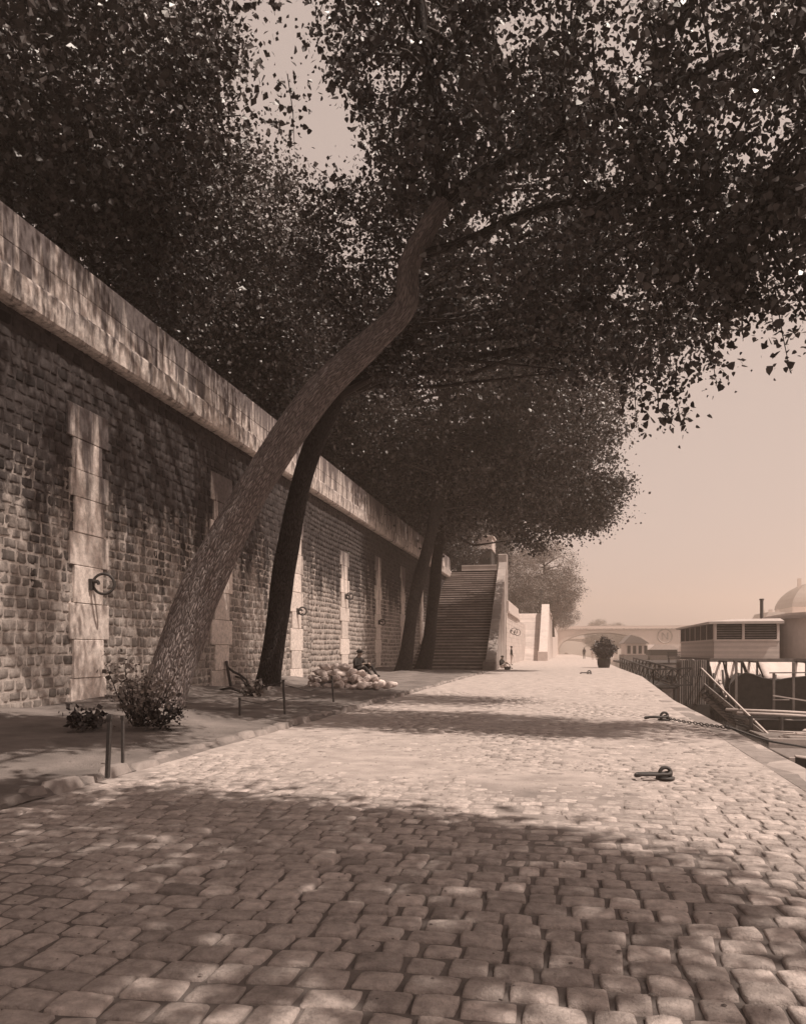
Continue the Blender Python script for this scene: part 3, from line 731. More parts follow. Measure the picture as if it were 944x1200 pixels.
# --- tree 2
t2 = empty('dark_tree', T2B, 'straight dark trunked tree just right of the leaning tree, its crown over the quay', 'tree')
d2 = 24.8
A2 = [at(310, 825, d2-.2), at(316, 790, d2), at(330, 690, d2), at(345, 600, d2), at(368, 520, d2), at(398, 458, d2), at(440, 395, d2-.2), at(480, 330, d2-.5), at(540, 260, d2-.8), at(590, 180, d2-1.2)]
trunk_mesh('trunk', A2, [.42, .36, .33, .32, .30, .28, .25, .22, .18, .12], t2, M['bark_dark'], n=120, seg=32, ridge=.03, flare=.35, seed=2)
rg = np.random.default_rng(102)
E2 = [(-2.6, 22, 12.2, 4.4, 3.6, 3.6, 1.4), (1.2, 21.0, 10.3, 3.0, 2.6, 2.0, .8), (-6, 24, 12.5, 3.0, 3.5, 3.0, .7), (-4.6, 18.5, 19.5, 2.8, 6, 1.0, .5)]
cc, pos = clumps(E2, rg, 680, .72, 100)
leafmesh('crown', pos, .108, rg, M['leaf_near'], t2, up=.25)
branches(t2, smooth_path(A2[4:], [1]*6, 40)[0], cc, rg, 80, .14, None).build('limbs', M['bark_dark'], t2, smooth=True)

# --- tree 3 and 4, the pair by the stairs
t3 = empty('dark_tree', T3B, 'left one of the paired dark trunks standing before the staircase', 'tree', 'paired trees before the staircase')
d3 = 45.5
A3 = [at(471, 795, d3), at(476, 765, d3), at(486, 700, d3), at(500, 645, d3), at(514, 580, d3), at(521, 520, d3), at(521, 455, d3), at(530, 390, d3)]
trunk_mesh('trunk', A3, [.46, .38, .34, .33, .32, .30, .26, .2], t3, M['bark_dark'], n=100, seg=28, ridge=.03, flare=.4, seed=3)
rg = np.random.default_rng(103)
E3 = [(-9.5, 48, 12.4, 3.0, 4.5, 2.2, .6), (-6.0, 47.5, 16.6, 6.6, 5.5, 5.8, 2), (-1.5, 46, 15.6, 5.0, 4.5, 5.0, 1.2), (-4.5, 48, 10.6, 5.0, 4.5, 2.6, .7)]
cc, pos = clumps(E3, rg, 1050, 1.0, 105)
leafmesh('crown', pos, .155, rg, M['leaf'], t3)
branches(t3, smooth_path(A3[3:], [1]*5, 40)[0], cc, rg, 70, .2, None).build('limbs', M['bark_dark'], t3, smooth=True)
t4 = empty('dark_tree', T4B, 'right one of the paired dark trunks, forking low beside the stair foot', 'tree', 'paired trees before the staircase')
d4 = 54
A4 = [at(494, 790, d4), at(501, 760, d4), at(508, 700, d4), at(514, 640, d4), at(526, 590, d4), at(548, 552, d4), at(582, 540, d4-.5), at(625, 545, d4-1.5), at(670, 565, d4-2.5)]
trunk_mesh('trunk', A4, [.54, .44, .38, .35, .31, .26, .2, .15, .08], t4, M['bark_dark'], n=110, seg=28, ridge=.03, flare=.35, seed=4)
trunk_mesh('limb', [at(518, 620, d4), at(540, 560, d4), at(558, 500, d4), at(572, 440, d4), at(580, 380, d4)], [.34, .28, .24, .18, .1], t4, M['bark_dark'], n=40, seg=16, seed=5)
rg = np.random.default_rng(104)
E4 = [(-3.6, 55, 14.0923, 5.6, 4.6, 3.8, 1.6), (-.4, 54, 14.3176, 4.0, 4.0, 4.2, 1.1), (1.0, 53.5, 11.3584, 3.2, 2.6, 1.5, .5), (-1.6, 54, 10.4, 2.8, 2.6, 1.7, .45), (-7, 56, 15.7698, 5, 4.5, 4.5, .9), (-1.6, 54.5, 8.91359, 1.7, 1.6, 1.1, .16), (1.0, 53.3, 10.195, 2.4, 1.6, 1.1, .35), (-8.5, 59, 12.7786, 3, 4, 2.4, .6), (-10.5, 66, 13, 3, 6, 3, .8), (-4.6, 62, 15.2, 3.6, 6, 2.2, 1.0), (-1.6, 60, 13.2, 2.2, 4, 1.8, .8), (-1.0, 66, 15.2, 2.3, 5, 2.2, 1.0)]
cc, pos = clumps(E4, rg, 1750, .95, 100)
leafmesh('crown', pos, .15, rg, M['leaf'], t4)
branches(t4, smooth_path(A4[3:], [1]*6, 40)[0], cc, rg, 70, .2, None).build('limbs', M['bark_dark'], t4, smooth=True)

# --- street trees above the wall: two kinds, copied
def street_tree(x, y, z0, h, cr, seed, label, n=640, lean=0):
    rg = np.random.default_rng(seed)
    e = empty('street_tree', (x, y, z0), label, 'tree', 'trees on the street above the wall')
    P = [(x, y, z0-.2), (x+.1, y, z0+2), (x+.2+lean*.3, y, z0+4.5), (x+lean, y+.2, z0+8), (x+lean*1.2, y, z0+h*.7)]
    trunk_mesh('trunk', P, [.42, .36, .32, .24, .12], e, M['bark_dark'], n=50, seg=18, seed=seed, flare=.3)
    E = [(x+lean, y, z0+h*.62, cr, cr, h*.36, 2), (x+lean+cr*.35, y-cr*.3, z0+h*.42, cr*.8, cr*.8, h*.2, 1), (x-cr*.3, y+cr*.4, z0+h*.35, cr*.7, cr*.7, h*.18, .6), (x+1, y, z0+h*.26, cr*.8, cr*.95, h*.13, .7)]
    cc, pos = clumps(E, rg, int(n*1.3), .95, 115)
    leafmesh('crown', pos, .14, rg, M['leaf'], e)
    branches(e, smooth_path(P[2:], [1]*3, 30)[0], cc, rg, 60, .2, None).build('limbs', M['bark_dark'], e, smooth=True)
    return e
st1 = street_tree(-15.2, 13.0, 9, 18, 5.2, 201, 'street tree over the parapet at the far left edge of the picture', n=360)
st2 = street_tree(-15.2, 22.4, 9, 19, 5.6, 202, 'street tree whose trunk rises behind the parapet at upper left', n=700)
st3 = street_tree(-15.2, 32.6, 9, 14.5, 5.6, 203, 'street tree whose trunk rises behind the parapet above the leaning trunk base', n=760)
st4 = street_tree(-15.0, 43, 9, 14.5, 6.0, 204, 'street tree behind the parapet above the dark straight trunk', n=760)
def place_tree(src, x, y, z, s, rz, label, group=None, name=None):
    c = copy_tree(src); c.location = (x, y, z); c.rotation_euler = (0, 0, rz); c.scale = (s, s, s); c['label'] = label
    if group: c['group'] = group
    if name: c.name = name
    return c
place_tree(st4, -15.5, 54, 9, .95, 2.0, 'street tree behind the parapet left of the paired trunks')
place_tree(st3, -15.0, 65, 9, .95, 4.0, 'street tree behind the parapet where the wall nears the stairs')
place_tree(st4, -16, 78, 9, .9, 1.0, 'street tree over the head of the first staircase at its left')
place_tree(st3, -9.8, 101, 9, .8, 2.6, 'street tree over the head of the first staircase, behind the small building')

place_tree(st4, -13.2, 88, 9, .72, 5.2, 'street tree behind the landing at the head of the first staircase')
# hazy trees further on
def bushy(src, px, ytop, t, z, label, s, rz):
    p = at(px, 760, t); return place_tree(src, p.x, p.y, z, s, rz, label, 'hazy trees beyond the second staircase')
ht = street_tree(-3.4, 136, 5.0, 15, 5.6, 301, 'round hazy tree standing tallest behind the distant bleached staircase', n=600)
ht['group'] = 'hazy trees beyond the second staircase'
for ch in ht.children:
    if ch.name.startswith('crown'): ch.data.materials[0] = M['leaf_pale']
place_tree(ht, -8.5, 128, 5, .85, 1.2, 'hazy tree left of the tallest one, right of the first stair cheek', 'hazy trees beyond the second staircase')
place_tree(ht, -11, 112, 6, .8, 2.9, 'hazy tree filling the gap right behind the first stair cheek', 'hazy trees beyond the second staircase')
place_tree(ht, -2.2, 152, 4, .72, 4.4, 'low hazy tree at the right side of the far tree group, touching the bridge', 'hazy trees beyond the second staircase')

# ------------------------------------------------------------------ bridges and far buildings
def bridge(Y, x0, spans, name, label, ztop, zc, zs, depth, emblem=False, sx=28.0, pw=11.0):
    e = empty(name, (x0, Y, 0), label, 'bridge')
    mb = MB(); x = x0
    # abutment
    mb.box(x0-30, x0, Y, Y+depth, WATER, ztop-1.2)
    mb.build('abutment', M['hazeobj'], e)
    for s in range(spans):
        mb = MB(); n = 28; V = []; 
        for i in range(n+1):
            a = math.pi*i/n; xx = x+sx/2-sx/2*math.cos(a); zz = zs+(zc-zs)*math.sin(a)
            V += [(xx, Y, zz), (xx, Y, ztop-1.2), (xx, Y+depth, zz), (xx, Y+depth, ztop-1.2)]
        F = []
        for i in range(n):
            a, b = i*4, i*4+4; F += [(a, b, b+1, a+1), (a+2, a+3, b+3, b+2), (a, a+2, b+2, b)]
        mb.add(V, F); mb.build('arch', M['hazeobj'], e)
        mb = MB(); pts = [(x+sx/2-(sx/2+.0)*math.cos(math.pi*i/n), zs+(zc-zs)*math.sin(math.pi*i/n)) for i in range(n+1)]
        for i in range(n):
            (xa, za), (xb, zb) = pts[i], pts[i+1]
            ca, cb = (xa-(x+sx/2))*.06, (xb-(x+sx/2))*.06
            mb.add([(xa, Y-.35, za), (xb, Y-.35, zb), (xb+cb, Y-.35, zb+.75), (xa+ca, Y-.35, za+.75), (xa, Y, za), (xb, Y, zb), (xb+cb, Y, zb+.75), (xa+ca, Y, za+.75)],
                   [(0, 1, 2, 3), (0, 4, 5, 1), (3, 2, 6, 7)])
        mb.build('arch_ring', M['cornice'], e)
        x += sx
        mb = MB(); mb.box(x, x+pw, Y, Y+depth, WATER-.5, ztop-1.2); mb.prism([(x+2, Y), (x+pw-2, Y), (x+pw/2, Y-4)], WATER-.5, 1.5, axis='z'); mb.build('bridge_pier', M['hazeobj'], e)
        if emblem:
            cxm, czm = x+pw/2, 6.0; em = MB()
            em.tube(torus_pts((cxm, Y-.15, czm), 2.2, (1, 0, 0), (0, 0, 1), 36), .26, 6, closed=True)
            em.bar((cxm-.8, Y-.2, czm-1.1), (cxm-.8, Y-.2, czm+1.1), .4); em.bar((cxm+.8, Y-.2, czm-1.1), (cxm+.8, Y-.2, czm+1.1), .4); em.bar((cxm-.8, Y-.2, czm+1.0), (cxm+.8, Y-.2, czm-1.0), .4)
            em.build('emblem', M['cheek'], e, smooth=False)
        x += pw
    mb = MB(); mb.box(x0-30, x, Y-.7, Y+depth+.7, ztop-1.2, ztop-.85); mb.build('cornice', M['cornice'], e)
    mb = MB(); mb.box(x0-30, x, Y-.3, Y, ztop-.85, ztop, b=.0); mb.box(x0-30, x, Y+depth-.3, Y+depth, ztop-.85, ztop); mb.build('parapet', M['hazeobj'], e)
    mb = MB(); mb.box(x0-30, x, Y, Y+depth-.3, ztop-1.2, ztop-.8); mb.build('roadway', M['hazeobj'], e)
bridge(273, -2, 3, 'stone_bridge', 'stone arch bridge across the river with a round wreath emblem between arches', 9.4, 7.2, 1.6, 16, True)
bridge(440, -12, 4, 'stone_bridge', 'second hazy bridge seen through the arch of the nearer one', 8.5, 6.5, 1.0, 12, False)

def house(x0, x1, y0, y1, z0, zw, zr, label, dome=False, name='far_building', group=None):
    e = empty(name, ((x0+x1)/2, y0, z0), label, 'building', group)
    mb = MB(); mb.box(x0, x1, y0, y1, z0, zw); mb.build('wall', M['hazeobj'], e)
    mb = MB()
    if dome:
        n = 9; rows = []
        for i in range(n+1):
            a = math.pi/2*i/n; s = math.cos(a)*.85+.15*(1-i/n)+.02; rows.append((s, math.sin(a)))
        cx, cy, hx, hy = (x0+x1)/2, (y0+y1)/2, (x1-x0)/2, (y1-y0)/2
        for (sa, ha), (sb, hb) in zip(rows[:-1], rows[1:]):
            q = lambda s, h: [(cx-hx*s, cy-hy*s, zw+(zr-zw)*h), (cx+hx*s, cy-hy*s, zw+(zr-zw)*h), (cx+hx*s, cy+hy*s, zw+(zr-zw)*h), (cx-hx*s, cy+hy*s, zw+(zr-zw)*h)]
            mb.add(q(sa, ha)+q(sb, hb), [(0, 1, 5, 4), (1, 2, 6, 5), (2, 3, 7, 6), (3, 0, 4, 7), (4, 5, 6, 7)])
    else:
        i = min(4, (x1-x0)*.2)
        mb.add([(x0-.3, y0-.3, zw), (x1+.3, y0-.3, zw), (x1+.3, y1, zw), (x0-.3, y1, zw), (x0+i, y0+i, zr), (x1-i, y0+i, zr), (x1-i, y1-i, zr), (x0+i, y1-i, zr)], [(0, 1, 5, 4), (1, 2, 6, 5), (2, 3, 7, 6), (3, 0, 4, 7), (4, 5, 6, 7)])
    rf = mb.build('roof', M['slate'], e)
    for k in range(3):
        mb = MB(); xx = x0+(x1-x0)*(.2+.28*k); mb.box(xx, xx+1.4, (y0+y1)/2, (y0+y1)/2+1, zw, zr+1.6); mb.build('chimney', M['hazeobj'], rf)
    for fz in range(int((zw-z0-2)//3.6)):
        for k in range(int((x1-x0)//4)):
            mb = MB(); xx = x0+1.4+k*4; zz = z0+1.5+fz*3.6
            if zz+2 < zw: mb.box(xx, xx+1.3, y0-.08, y0+.02, zz, zz+2.1); mb.build('window', M['dark'], e)
    return e
house(90, 118, 352, 380, 0, 19, 30, 'hazy building with rounded roof above the floating cabin at right', True)
house(79, 90, 352, 380, 0, 12, 17, 'lower hazy wing left of the round roofed building at right', False)
house(70, 86, 372, 390, 0, 9, 13, 'low hazy roof between the bridge and the round roofed building', False)
# far bank and hills
mb = MB(); n = 60; V = []; r = random.Random(8)
pts = []
for i in range(n+1):
    x = -200+i*25; h = 6+10*abs(math.sin(i*.37))*abs(math.sin(i*.9+1))+r.uniform(0, 3)
    pts.append((x, h))
for x, h in pts: V += [(x, 620+40*math.sin(x*.01), WATER-1), (x, 640+40*math.sin(x*.01), h), (x, 760, h*.7), (x, 900, WATER-1)]
F = [(i*4+j, (i+1)*4+j, (i+1)*4+j+1, i*4+j+1) for i in range(n) for j in range(3)]
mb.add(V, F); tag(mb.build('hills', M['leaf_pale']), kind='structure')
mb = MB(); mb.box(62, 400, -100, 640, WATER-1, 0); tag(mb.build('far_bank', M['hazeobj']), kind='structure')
# hazy tree clumps above the bridge left of the sky gap
for (px, t, z, s, lab, rz) in ((700, 330, 0, .95, 'hazy round tree above the bridge just right of the far tree group', .5), (722, 345, 0, .9, 'hazy round tree above the bridge at the middle of the sky', 2.2)):
    p = at(px, 760, t); place_tree(ht, p.x, p.y, z, s, rz, lab, 'faint trees beyond the bridge')

# ------------------------------------------------------------------ floating bath house on the river
CX0, CX1, CY0, CY1, CF, CE = 9.0, 12.75, 52.8, 67.5, .87, 3.02
bh = empty('floating_cabin', ((CX0+CX1)/2, CY0, CF), 'grey boarded floating cabin with a band of louvred windows and flat roof', 'cabin')
mb = MB(); 
for i in range(7):   # lap boards
    z = CF+i*.16; mb.tone = .9+.15*(i % 2); mb.box(CX0-.02+.004*i, CX1, CY0-.03+.003*i, CY1, z, z+.155)
mb.build('boarding', M['paint'], bh)
mb = MB(); mb.box(CX0+.12, CX1-.1, CY0+.15, CY1-.1, CF+1.12, CE); mb.build('interior', M['dark'], bh)
mb = MB()
for x in (CX0, 10.62, 10.9, CX1-.14): 
    if x != 10.9: mb.box(x, x+.14, CY0-.05, CY0+.10, CF+1.1, CE)
for y in np.linspace(CY0+.1, CY1-.14, 7): mb.box(CX0-.03, CX0+.10, y, y+.14, CF+1.1, CE)
mb.box(CX0-.06, CX1, CY0-.07, CY0+.05, CF+1.1, CF+1.2); mb.box(CX0-.06, CX0+.05, CY0+.05, CY1, CF+1.1, CF+1.2)
mb.build('window_frame', M['paint_pale'], bh)
for (xa, xb) in ((CX0+.15, 10.6), (10.78, CX1-.15)):
    mb = MB()
    for i in range(6):
        z = CF+1.27+i*.145; mb.add([(xa, CY0-.02, z), (xb, CY0-.02, z), (xb, CY0+.08, z+.09), (xa, CY0+.08, z+.09)], [(0, 1, 2, 3)]); 
    mb.build('louvre', M['wood_mid'], bh)
mb = MB()
for y in np.arange(CY0+.35, CY1-.2, .3): mb.box(CX0-.015, CX0+.03, y, y+.05, CF+1.2, CE)
mb.build('side_slats', M['wood_mid'], bh)
mb = MB(); mb.add([(CX0-.35, CY0-.35, CE), (CX1+.2, CY0-.35, CE), (CX1+.2, CY1+.3, CE), (CX0-.35, CY1+.3, CE), (CX0-.35, CY0-.35, CE+.14), (CX1+.2, CY0-.35, CE+.16), (CX1+.2, CY1+.3, CE+.16), (CX0-.35, CY1+.3, CE+.14), (CX0+1.3, CY0+.6, CE+.32), (CX1+.2, CY0+.6, CE+.34), (CX1+.2, CY1-.6, CE+.34), (CX0+1.3, CY1-.6, CE+.32)],
   [(0, 3, 2, 1), (0, 1, 5, 4), (1, 2, 6, 5), (2, 3, 7, 6), (3, 0, 4, 7), (4, 5, 9, 8), (5, 6, 10, 9), (6, 7, 11, 10), (7, 4, 8, 11), (8, 9, 10, 11)])
mb.build('roof', M['roof'], bh)
mb = MB(); mb.box(CX0-.3, 30, CY0-.3, CY1+1, CF-.16, CF-.01); mb.box(CX0-.3, 30, CY0-.34, CY0-.3, CF-.20, CF+.03); mb.build('deck', M['wood_mid'], bh)
for x in (9.25, 10.1, 10.95, 13.6, 17): 
    mb = MB(); mb.box(x-.05, x+.05, 50.3, 50.4, WATER+.4, CF-.1); mb.box(x-.05, x+.05, 50.4, CY0-.3, CF-.2, CF-.1); mb.build('deck_post', M['wood_dark'], bh)
mb = MB(); mb.box(9.3, 30, 56.5, 56.6, -1.2, CF-.17); mb.build('under_screen', M['wood_mid'], bh)
mb = MB(); mb.box(8.7, 30, 56.7, 68, WATER-.3, -.9); mb.build('float_hull', M['wood_dark'], bh)

# round ended pavilion
rp = empty('round_pavilion', (16.2, 53.5, CF), 'pale round ended pavilion at the right edge beside the grey cabin', 'pavilion')
mb = MB(); n = 28; V = []; cx, cy, rx, ry = 16.6, 55.6, 3.35, 4.2
for i in range(n+1):
    a = math.pi+math.pi*i/n
    V += [(cx+rx*math.cos(a), cy+ry*math.sin(a)+.5, CF), (cx+rx*math.cos(a), cy+ry*math.sin(a)+.5, 3.35)]
F = [(i*2, (i+1)*2, (i+1)*2+1, i*2+1) for i in range(n)]
b0 = len(V); V += [(cx+rx, 66, CF), (cx+rx, 66, 3.35), (cx-rx, 66, CF), (cx-rx, 66, 3.35)]
F += [(n*2, b0, b0+1, n*2+1), (b0+2, 0, 1, b0+3), (b0, b0+2, b0+3, b0+1)]
mb.add(V, F); mb.build('wall', M['paint_pale'], rp)
mb = MB(); poly = [(cx+(rx+.35)*math.cos(math.pi+math.pi*i/n), cy+.5+(ry+.35)*math.sin(math.pi+math.pi*i/n)) for i in range(n+1)]+[(cx+rx+.35, 66.2), (cx-rx-.35, 66.2)]
mb.prism(poly, 3.35, 3.55, axis='z'); mb.prism([((x-cx)*.6+cx, (y-60)*.6+60) for x, y in poly], 3.55, 3.85, axis='z'); mb.build('roof', M['roof'], rp)
ch = MB(); ch.tube([(12.9, 58, 3.1), (12.9, 58, 4.75)], .11, 10); ch.tube([(12.9, 58, 4.75), (12.9, 58, 4.85)], .15, 10)
tag(ch.build('stove_pipe', M['iron']), 'thin dark stove pipe rising above the cabin roof', 'stove pipe')

# canvas awnings sloping out from the deck edge
for i, (px0, px1, yb, lab) in enumerate(((824, 838, 800, 'narrow pale canvas awning under the cabin deck, nearest the slanting stair'), (840, 858, 793, 'pale ragged canvas awning between two posts under the cabin deck'), (861, 874, 790, 'pale canvas awning just left of the long one under the deck'), (877, 1010, 794, 'longest pale canvas awning under the deck above the dark barge'))):
    V = []; nx = 26; pa = at(px0, 776, 51.6); pb = at(px1, 776, 51.6); r = random.Random(i+50)
    zb = at(0, yb, 49.6).z
    for a in range(nx+1):
        x = pa.x+(pb.x-pa.x)*a/nx
        for b in range(5):
            f = b/4; V.append((x, 52.3-1.5*f+.05*math.sin(a*1.9+b), .68+(zb-.68)*f+(r.uniform(-.12, .05) if b == 4 and i < 3 else 0)+.03*math.sin(a*1.1)*f))
    F = [(a*5+b, a*5+b+1, a*5+b+6, a*5+b+5) for a in range(nx) for b in range(4)]
    mb = MB(); mb.add(V, F); o = mb.build('canvas_awning', M['canvas'], smooth=True); tag(o, lab, 'awning', 'canvas awnings under the cabin deck')
    md = o.modifiers.new('thick', 'SOLIDIFY'); md.thickness = .012

# slatted timber enclosure at the quay side
se = empty('slatted_box', (7.3, 49.6, WATER), 'dark slatted timber enclosure in the water at the foot of the cabin', 'enclosure')
for (z0, z1, x0, x1, yy, nm) in ((-.1, .85, 6.7, 8.15, 50.0, 'upper_slats'), (-1.75, -.12, 6.55, 8.05, 49.6, 'lower_slats')):
    mb = MB(); n = 12; r = random.Random(6)
    for i in range(n):
        x = x0+(x1-x0)*i/n; mb.tone = r.uniform(.6, 1.6); mb.box(x, x+.075, yy, yy+.03, z0, z1+r.uniform(-.03, .03))
    for i in range(8):
        y = yy+.2+i*.25; mb.box(x0-.03, x0, y, y+.1, z0, z1)
    mb.build(nm, M['wood_mid'], se)
    mb = MB(); mb.box(x0+.05, x1+.1, yy+.1, yy+2.2, z0, z1-.05); mb.build('backing', M['dark'], se)
mb = MB(); mb.box(6.45, 8.2, 49.5, 51.9, -2.75, -1.77); mb.build('base', M['wood_dark'], se)

# lattice gangway along the quay edge
lg = empty('lattice_gangway', (5.0, 48, -1), 'dark timber gangway with crossed lattice rails along the quay edge', 'gangway')
def lattice(a, b, h, n, wd=.07):
    mb = MB(); a = Vector(a); b = Vector(b); up = Vector((0, 0, h))
    mb.bar(a, b, wd*1.3); mb.bar(a+up, b+up, wd*1.3)
    for i in range(n+1):
        p = a.lerp(b, i/n); mb.bar(p, p+up, wd)
        if i < n: q = a.lerp(b, (i+1)/n); mb.bar(p, q+up, wd*.7); mb.bar(p+up, q, wd*.7)
    return mb
lattice((4.9, 48, -.65), (5.0, 78, -.25), .95, 10).build('side_rail', M['wood_dark'], lg)
lattice((6.3, 48, -.65), (6.2, 78, -.25), .95, 10).build('side_rail', M['wood_dark'], lg)
lattice((4.9, 48, -.65), (7.0, 48, -.55), .95, 2).build('end_rail', M['wood_dark'], lg)
mb = MB()
for i in range(100): mb.tone = .7+.6*((i*7) % 5)/5; mb.box(4.95, 6.25, 48+i*.3, 48+i*.3+.27, -.78, -.70)
mb.build('deck', M['wood_dark'], lg)
for y in (49, 56, 63, 70, 77):
    for x in (5.0, 6.2): mb = MB(); mb.tube([(x, y, WATER-.5), (x, y, -.7)], .1, 8); mb.build('pile', M['wood_dark'], lg)

# pontoon deck beyond
pn = empty('pontoon', (9, 84, WATER), 'flat dark pontoon deck on the water behind the lattice gangway', 'pontoon')
mb = MB(); mb.box(5.6, 17, 80, 100, .05, .22); mb.build('deck', M['wood_dark'], pn)
mb = MB(); mb.box(6.0, 16.6, 80.4, 99, WATER-.2, -1.5); mb.build('hull', M['wood_mid'], pn)
for k in range(5): mb = MB(); mb.box(6.2+k*2.4, 6.35+k*2.4, 80.3, 80.45, -1.5, .05); mb.build('post', M['wood_dark'], pn)
bn = empty('slatted_bench', (13.3, 80.6, .22), 'small slatted bench on the pontoon left of the cabin', 'bench')
q = at(788, 766, 82)
mb = MB(); mb.box(q.x-1.1, q.x+1.1, 80.8, 81.3, .62, .68); mb.build('seat', M['wood_dark'], bn)
mb = MB(); [mb.box(q.x-1.1, q.x+1.1, 81.3, 81.34, z, z+.1) for z in (.8, .98, 1.16)]; mb.build('backrest', M['wood_dark'], bn)
for sx_ in (-1, .93):
    mb = MB(); mb.box(q.x+sx_, q.x+sx_+.07, 80.85, 80.92, .22, .62); mb.build('leg', M['wood_dark'], bn); mb = MB(); mb.box(q.x+sx_, q.x+sx_+.07, 81.34, 81.4, .22, 1.26); mb.build('leg', M['wood_dark'], bn)

# floating sheds by the bridge
fs = empty('floating_shed', (14, 150, WATER), 'distant floating shed with ridged roof and openings behind the bush', 'shed')
a0, a1 = at(727, 760, 150).x, at(753, 760, 150).x
mb = MB(); mb.box(a0, a1, 147, 160, WATER, .6); mb.build('hull', M['wood_mid'], fs)
mb = MB(); mb.box(a0+.3, a1-.3, 147.5, 159, .6, 2.6); mb.build('wall', M['paint_pale'], fs)
for k in range(4): mb = MB(); xx = a0+.6+k*.95; mb.box(xx, xx+.55, 147.42, 147.52, .8, 2.2); mb.build('window', M['dark'], fs)
mb = MB(); mb.prism([(a0-.2, 2.6), (a0+1.2, 4.1), (a1-1.2, 3.6), (a1+.3, 2.6)], 147, 160); mb.build('roof', M['slate'], fs)
ft = empty('floating_tent', (18, 150, WATER), 'distant low white roofed float right of the ridged shed', 'float')
a0, a1 = at(757, 760, 150).x, at(790, 760, 150).x
mb = MB(); mb.box(a0, a1, 150, 160, WATER, .5); mb.build('hull', M['wood_mid'], ft)
mb = MB(); mb.box(a0+.2, a1-.4, 150.2, 160, .5, 1.5); mb.build('wall', M['dark'], ft)
mb = MB(); mb.prism([(a0-.2, 1.5), (a0+.8, 2.4), (a1-1.5, 2.4), (a1, 1.5)], 149.6, 160.4); mb.build('roof', M['canvas'], ft)

# dark barge moored below the deck
def hull(name, pts, w0, mats, parent):
    """pts: list of (x, ztop) along x; built as a boat with its near side at y"""
    V = []; n = len(pts)
    for i, (x, y, zt, wd) in enumerate(pts):
        V += [(x, y, zt), (x+.0, y+.12*wd, WATER+.15), (x, y+.5*wd, WATER-.2), (x, y+.88*wd, WATER+.15), (x, y+wd, zt), (x, y+wd-.12, zt), (x, y+.5*wd, WATER+.45), (x, y+.12, zt)]
    F = [(i*8+j, (i+1)*8+j, (i+1)*8+(j+1) % 8, i*8+(j+1) % 8) for i in range(n-1) for j in range(8)]
    F += [tuple(range(8)), tuple(range((n-1)*8+7, (n-1)*8-1, -1))]
    mb = MB(); mb.add(V, F); return mb.build(name, mats, parent)
bg_ = empty('moored_barge', (14, 46, WATER), 'long dark tarred barge with raised bow moored below the cabin deck', 'barge')
b_pts = []
for (px, py, wd) in ((852, 803, .5), (858, 794, 1.6), (866, 788, 2.6), (874, 790, 3.2), (884, 794, 3.6), (898, 796, 3.8), (915, 793, 3.8), (935, 791, 3.8), (965, 790, 3.8), (1010, 789, 3.8), (1080, 789, 3.5)):
    p = at(px, py, 46.5); b_pts.append((p.x, 47.5+(3.8-wd)*.3, p.z, wd))
hull('hull', b_pts, 3.8, M['wood_dark'], bg_)
mb = MB(); mb.tube([(x, y-.05, z+.02) for x, y, z, w_ in b_pts], .05, 6); mb.build('rubbing_strake', M['wood_dark'], bg_)
mb = MB(); p = at(941, 795, 45.9); mb.bar((p.x, 47.3, -.2), (p.x+.15, 47.25, -2.2), .16); mb.build('fender', M['wood_pale'], bg_)
for (px, lab) in ((866, 'left'), ):
    pass
# railing frame on the water in front of the barge
rf = empty('timber_railing', (12, 44, WATER), 'timber post and rail frame standing in front of the dark barge', 'railing')
for px, yt in ((906, 788), (929, 776), (862, 775)):
    p = at(px, yt, 44); mb = MB(); mb.box(p.x-.06, p.x+.06, p.y-.06, p.y+.06, WATER-.4, p.z); mb.build('post', M['wood_mid'], rf)
mb = MB(); mb.bar(at(901, 788.5, 43.9), at(975, 788, 43.9), .07); mb.build('top_rail', M['wood_mid'], rf)
mb = MB(); mb.bar(at(905, 815, 43.8), at(975, 826, 43.8), .07); mb.build('sloping_rail', M['wood_pale'], rf)
mb = MB(); mb.bar(at(905, 820, 43.9), at(924, 820, 43.9), .05); mb.build('short_rail', M['wood_pale'], rf)

# long pale poles and jetty
for k, (pa, pb, lab) in enumerate(((at(850, 831.5, 41), at(985, 838, 41), 'upper of two long pale poles lying above the water'), (at(863, 835.5, 40.4), at(985, 842, 40.4), 'lower of two long pale poles lying above the water'))):
    mb = MB(); mb.tube([pa, pa.lerp(pb, .5)+Vector((0, 0, .03)), pb], .075, 8); tag(mb.build('pale_pole', M['wood_pale'], smooth=True), lab, 'pole', 'pale poles over the water')
tr = empty('pole_trestle', (11, 41, WATER), 'rough timber trestle carrying the long pale poles', 'trestle')
for px in (868, 900, 935, 975):
    p = at(px, 840, 41); mb = MB(); mb.tube([(p.x, 41.2+.2, WATER-.4), (p.x, 41.2+.2, -1.75)], .09, 7); mb.build('pile', M['wood_dark'], tr)
mb = MB(); mb.bar((8, 41.5, -1.82), (18, 41.5, -1.82), .12); mb.build('beam', M['wood_dark'], tr)
jt = empty('low_jetty', (12, 36, WATER), 'low plank jetty just above the water under the pale poles', 'jetty')
mb = MB(); r = random.Random(12)
for i in range(30): mb.tone = r.uniform(.6, 1.5); mb.box(8.6, 18, 37+i*.14, 37.12+i*.14, WATER+.12, WATER+.18)
mb.build('planking', M['wood_mid'], jt)
mb = MB(); mb.box(8.5, 18, 36.85, 37, WATER-.1, WATER+.24); mb.build('edge_beam', M['wood_pale'], jt)
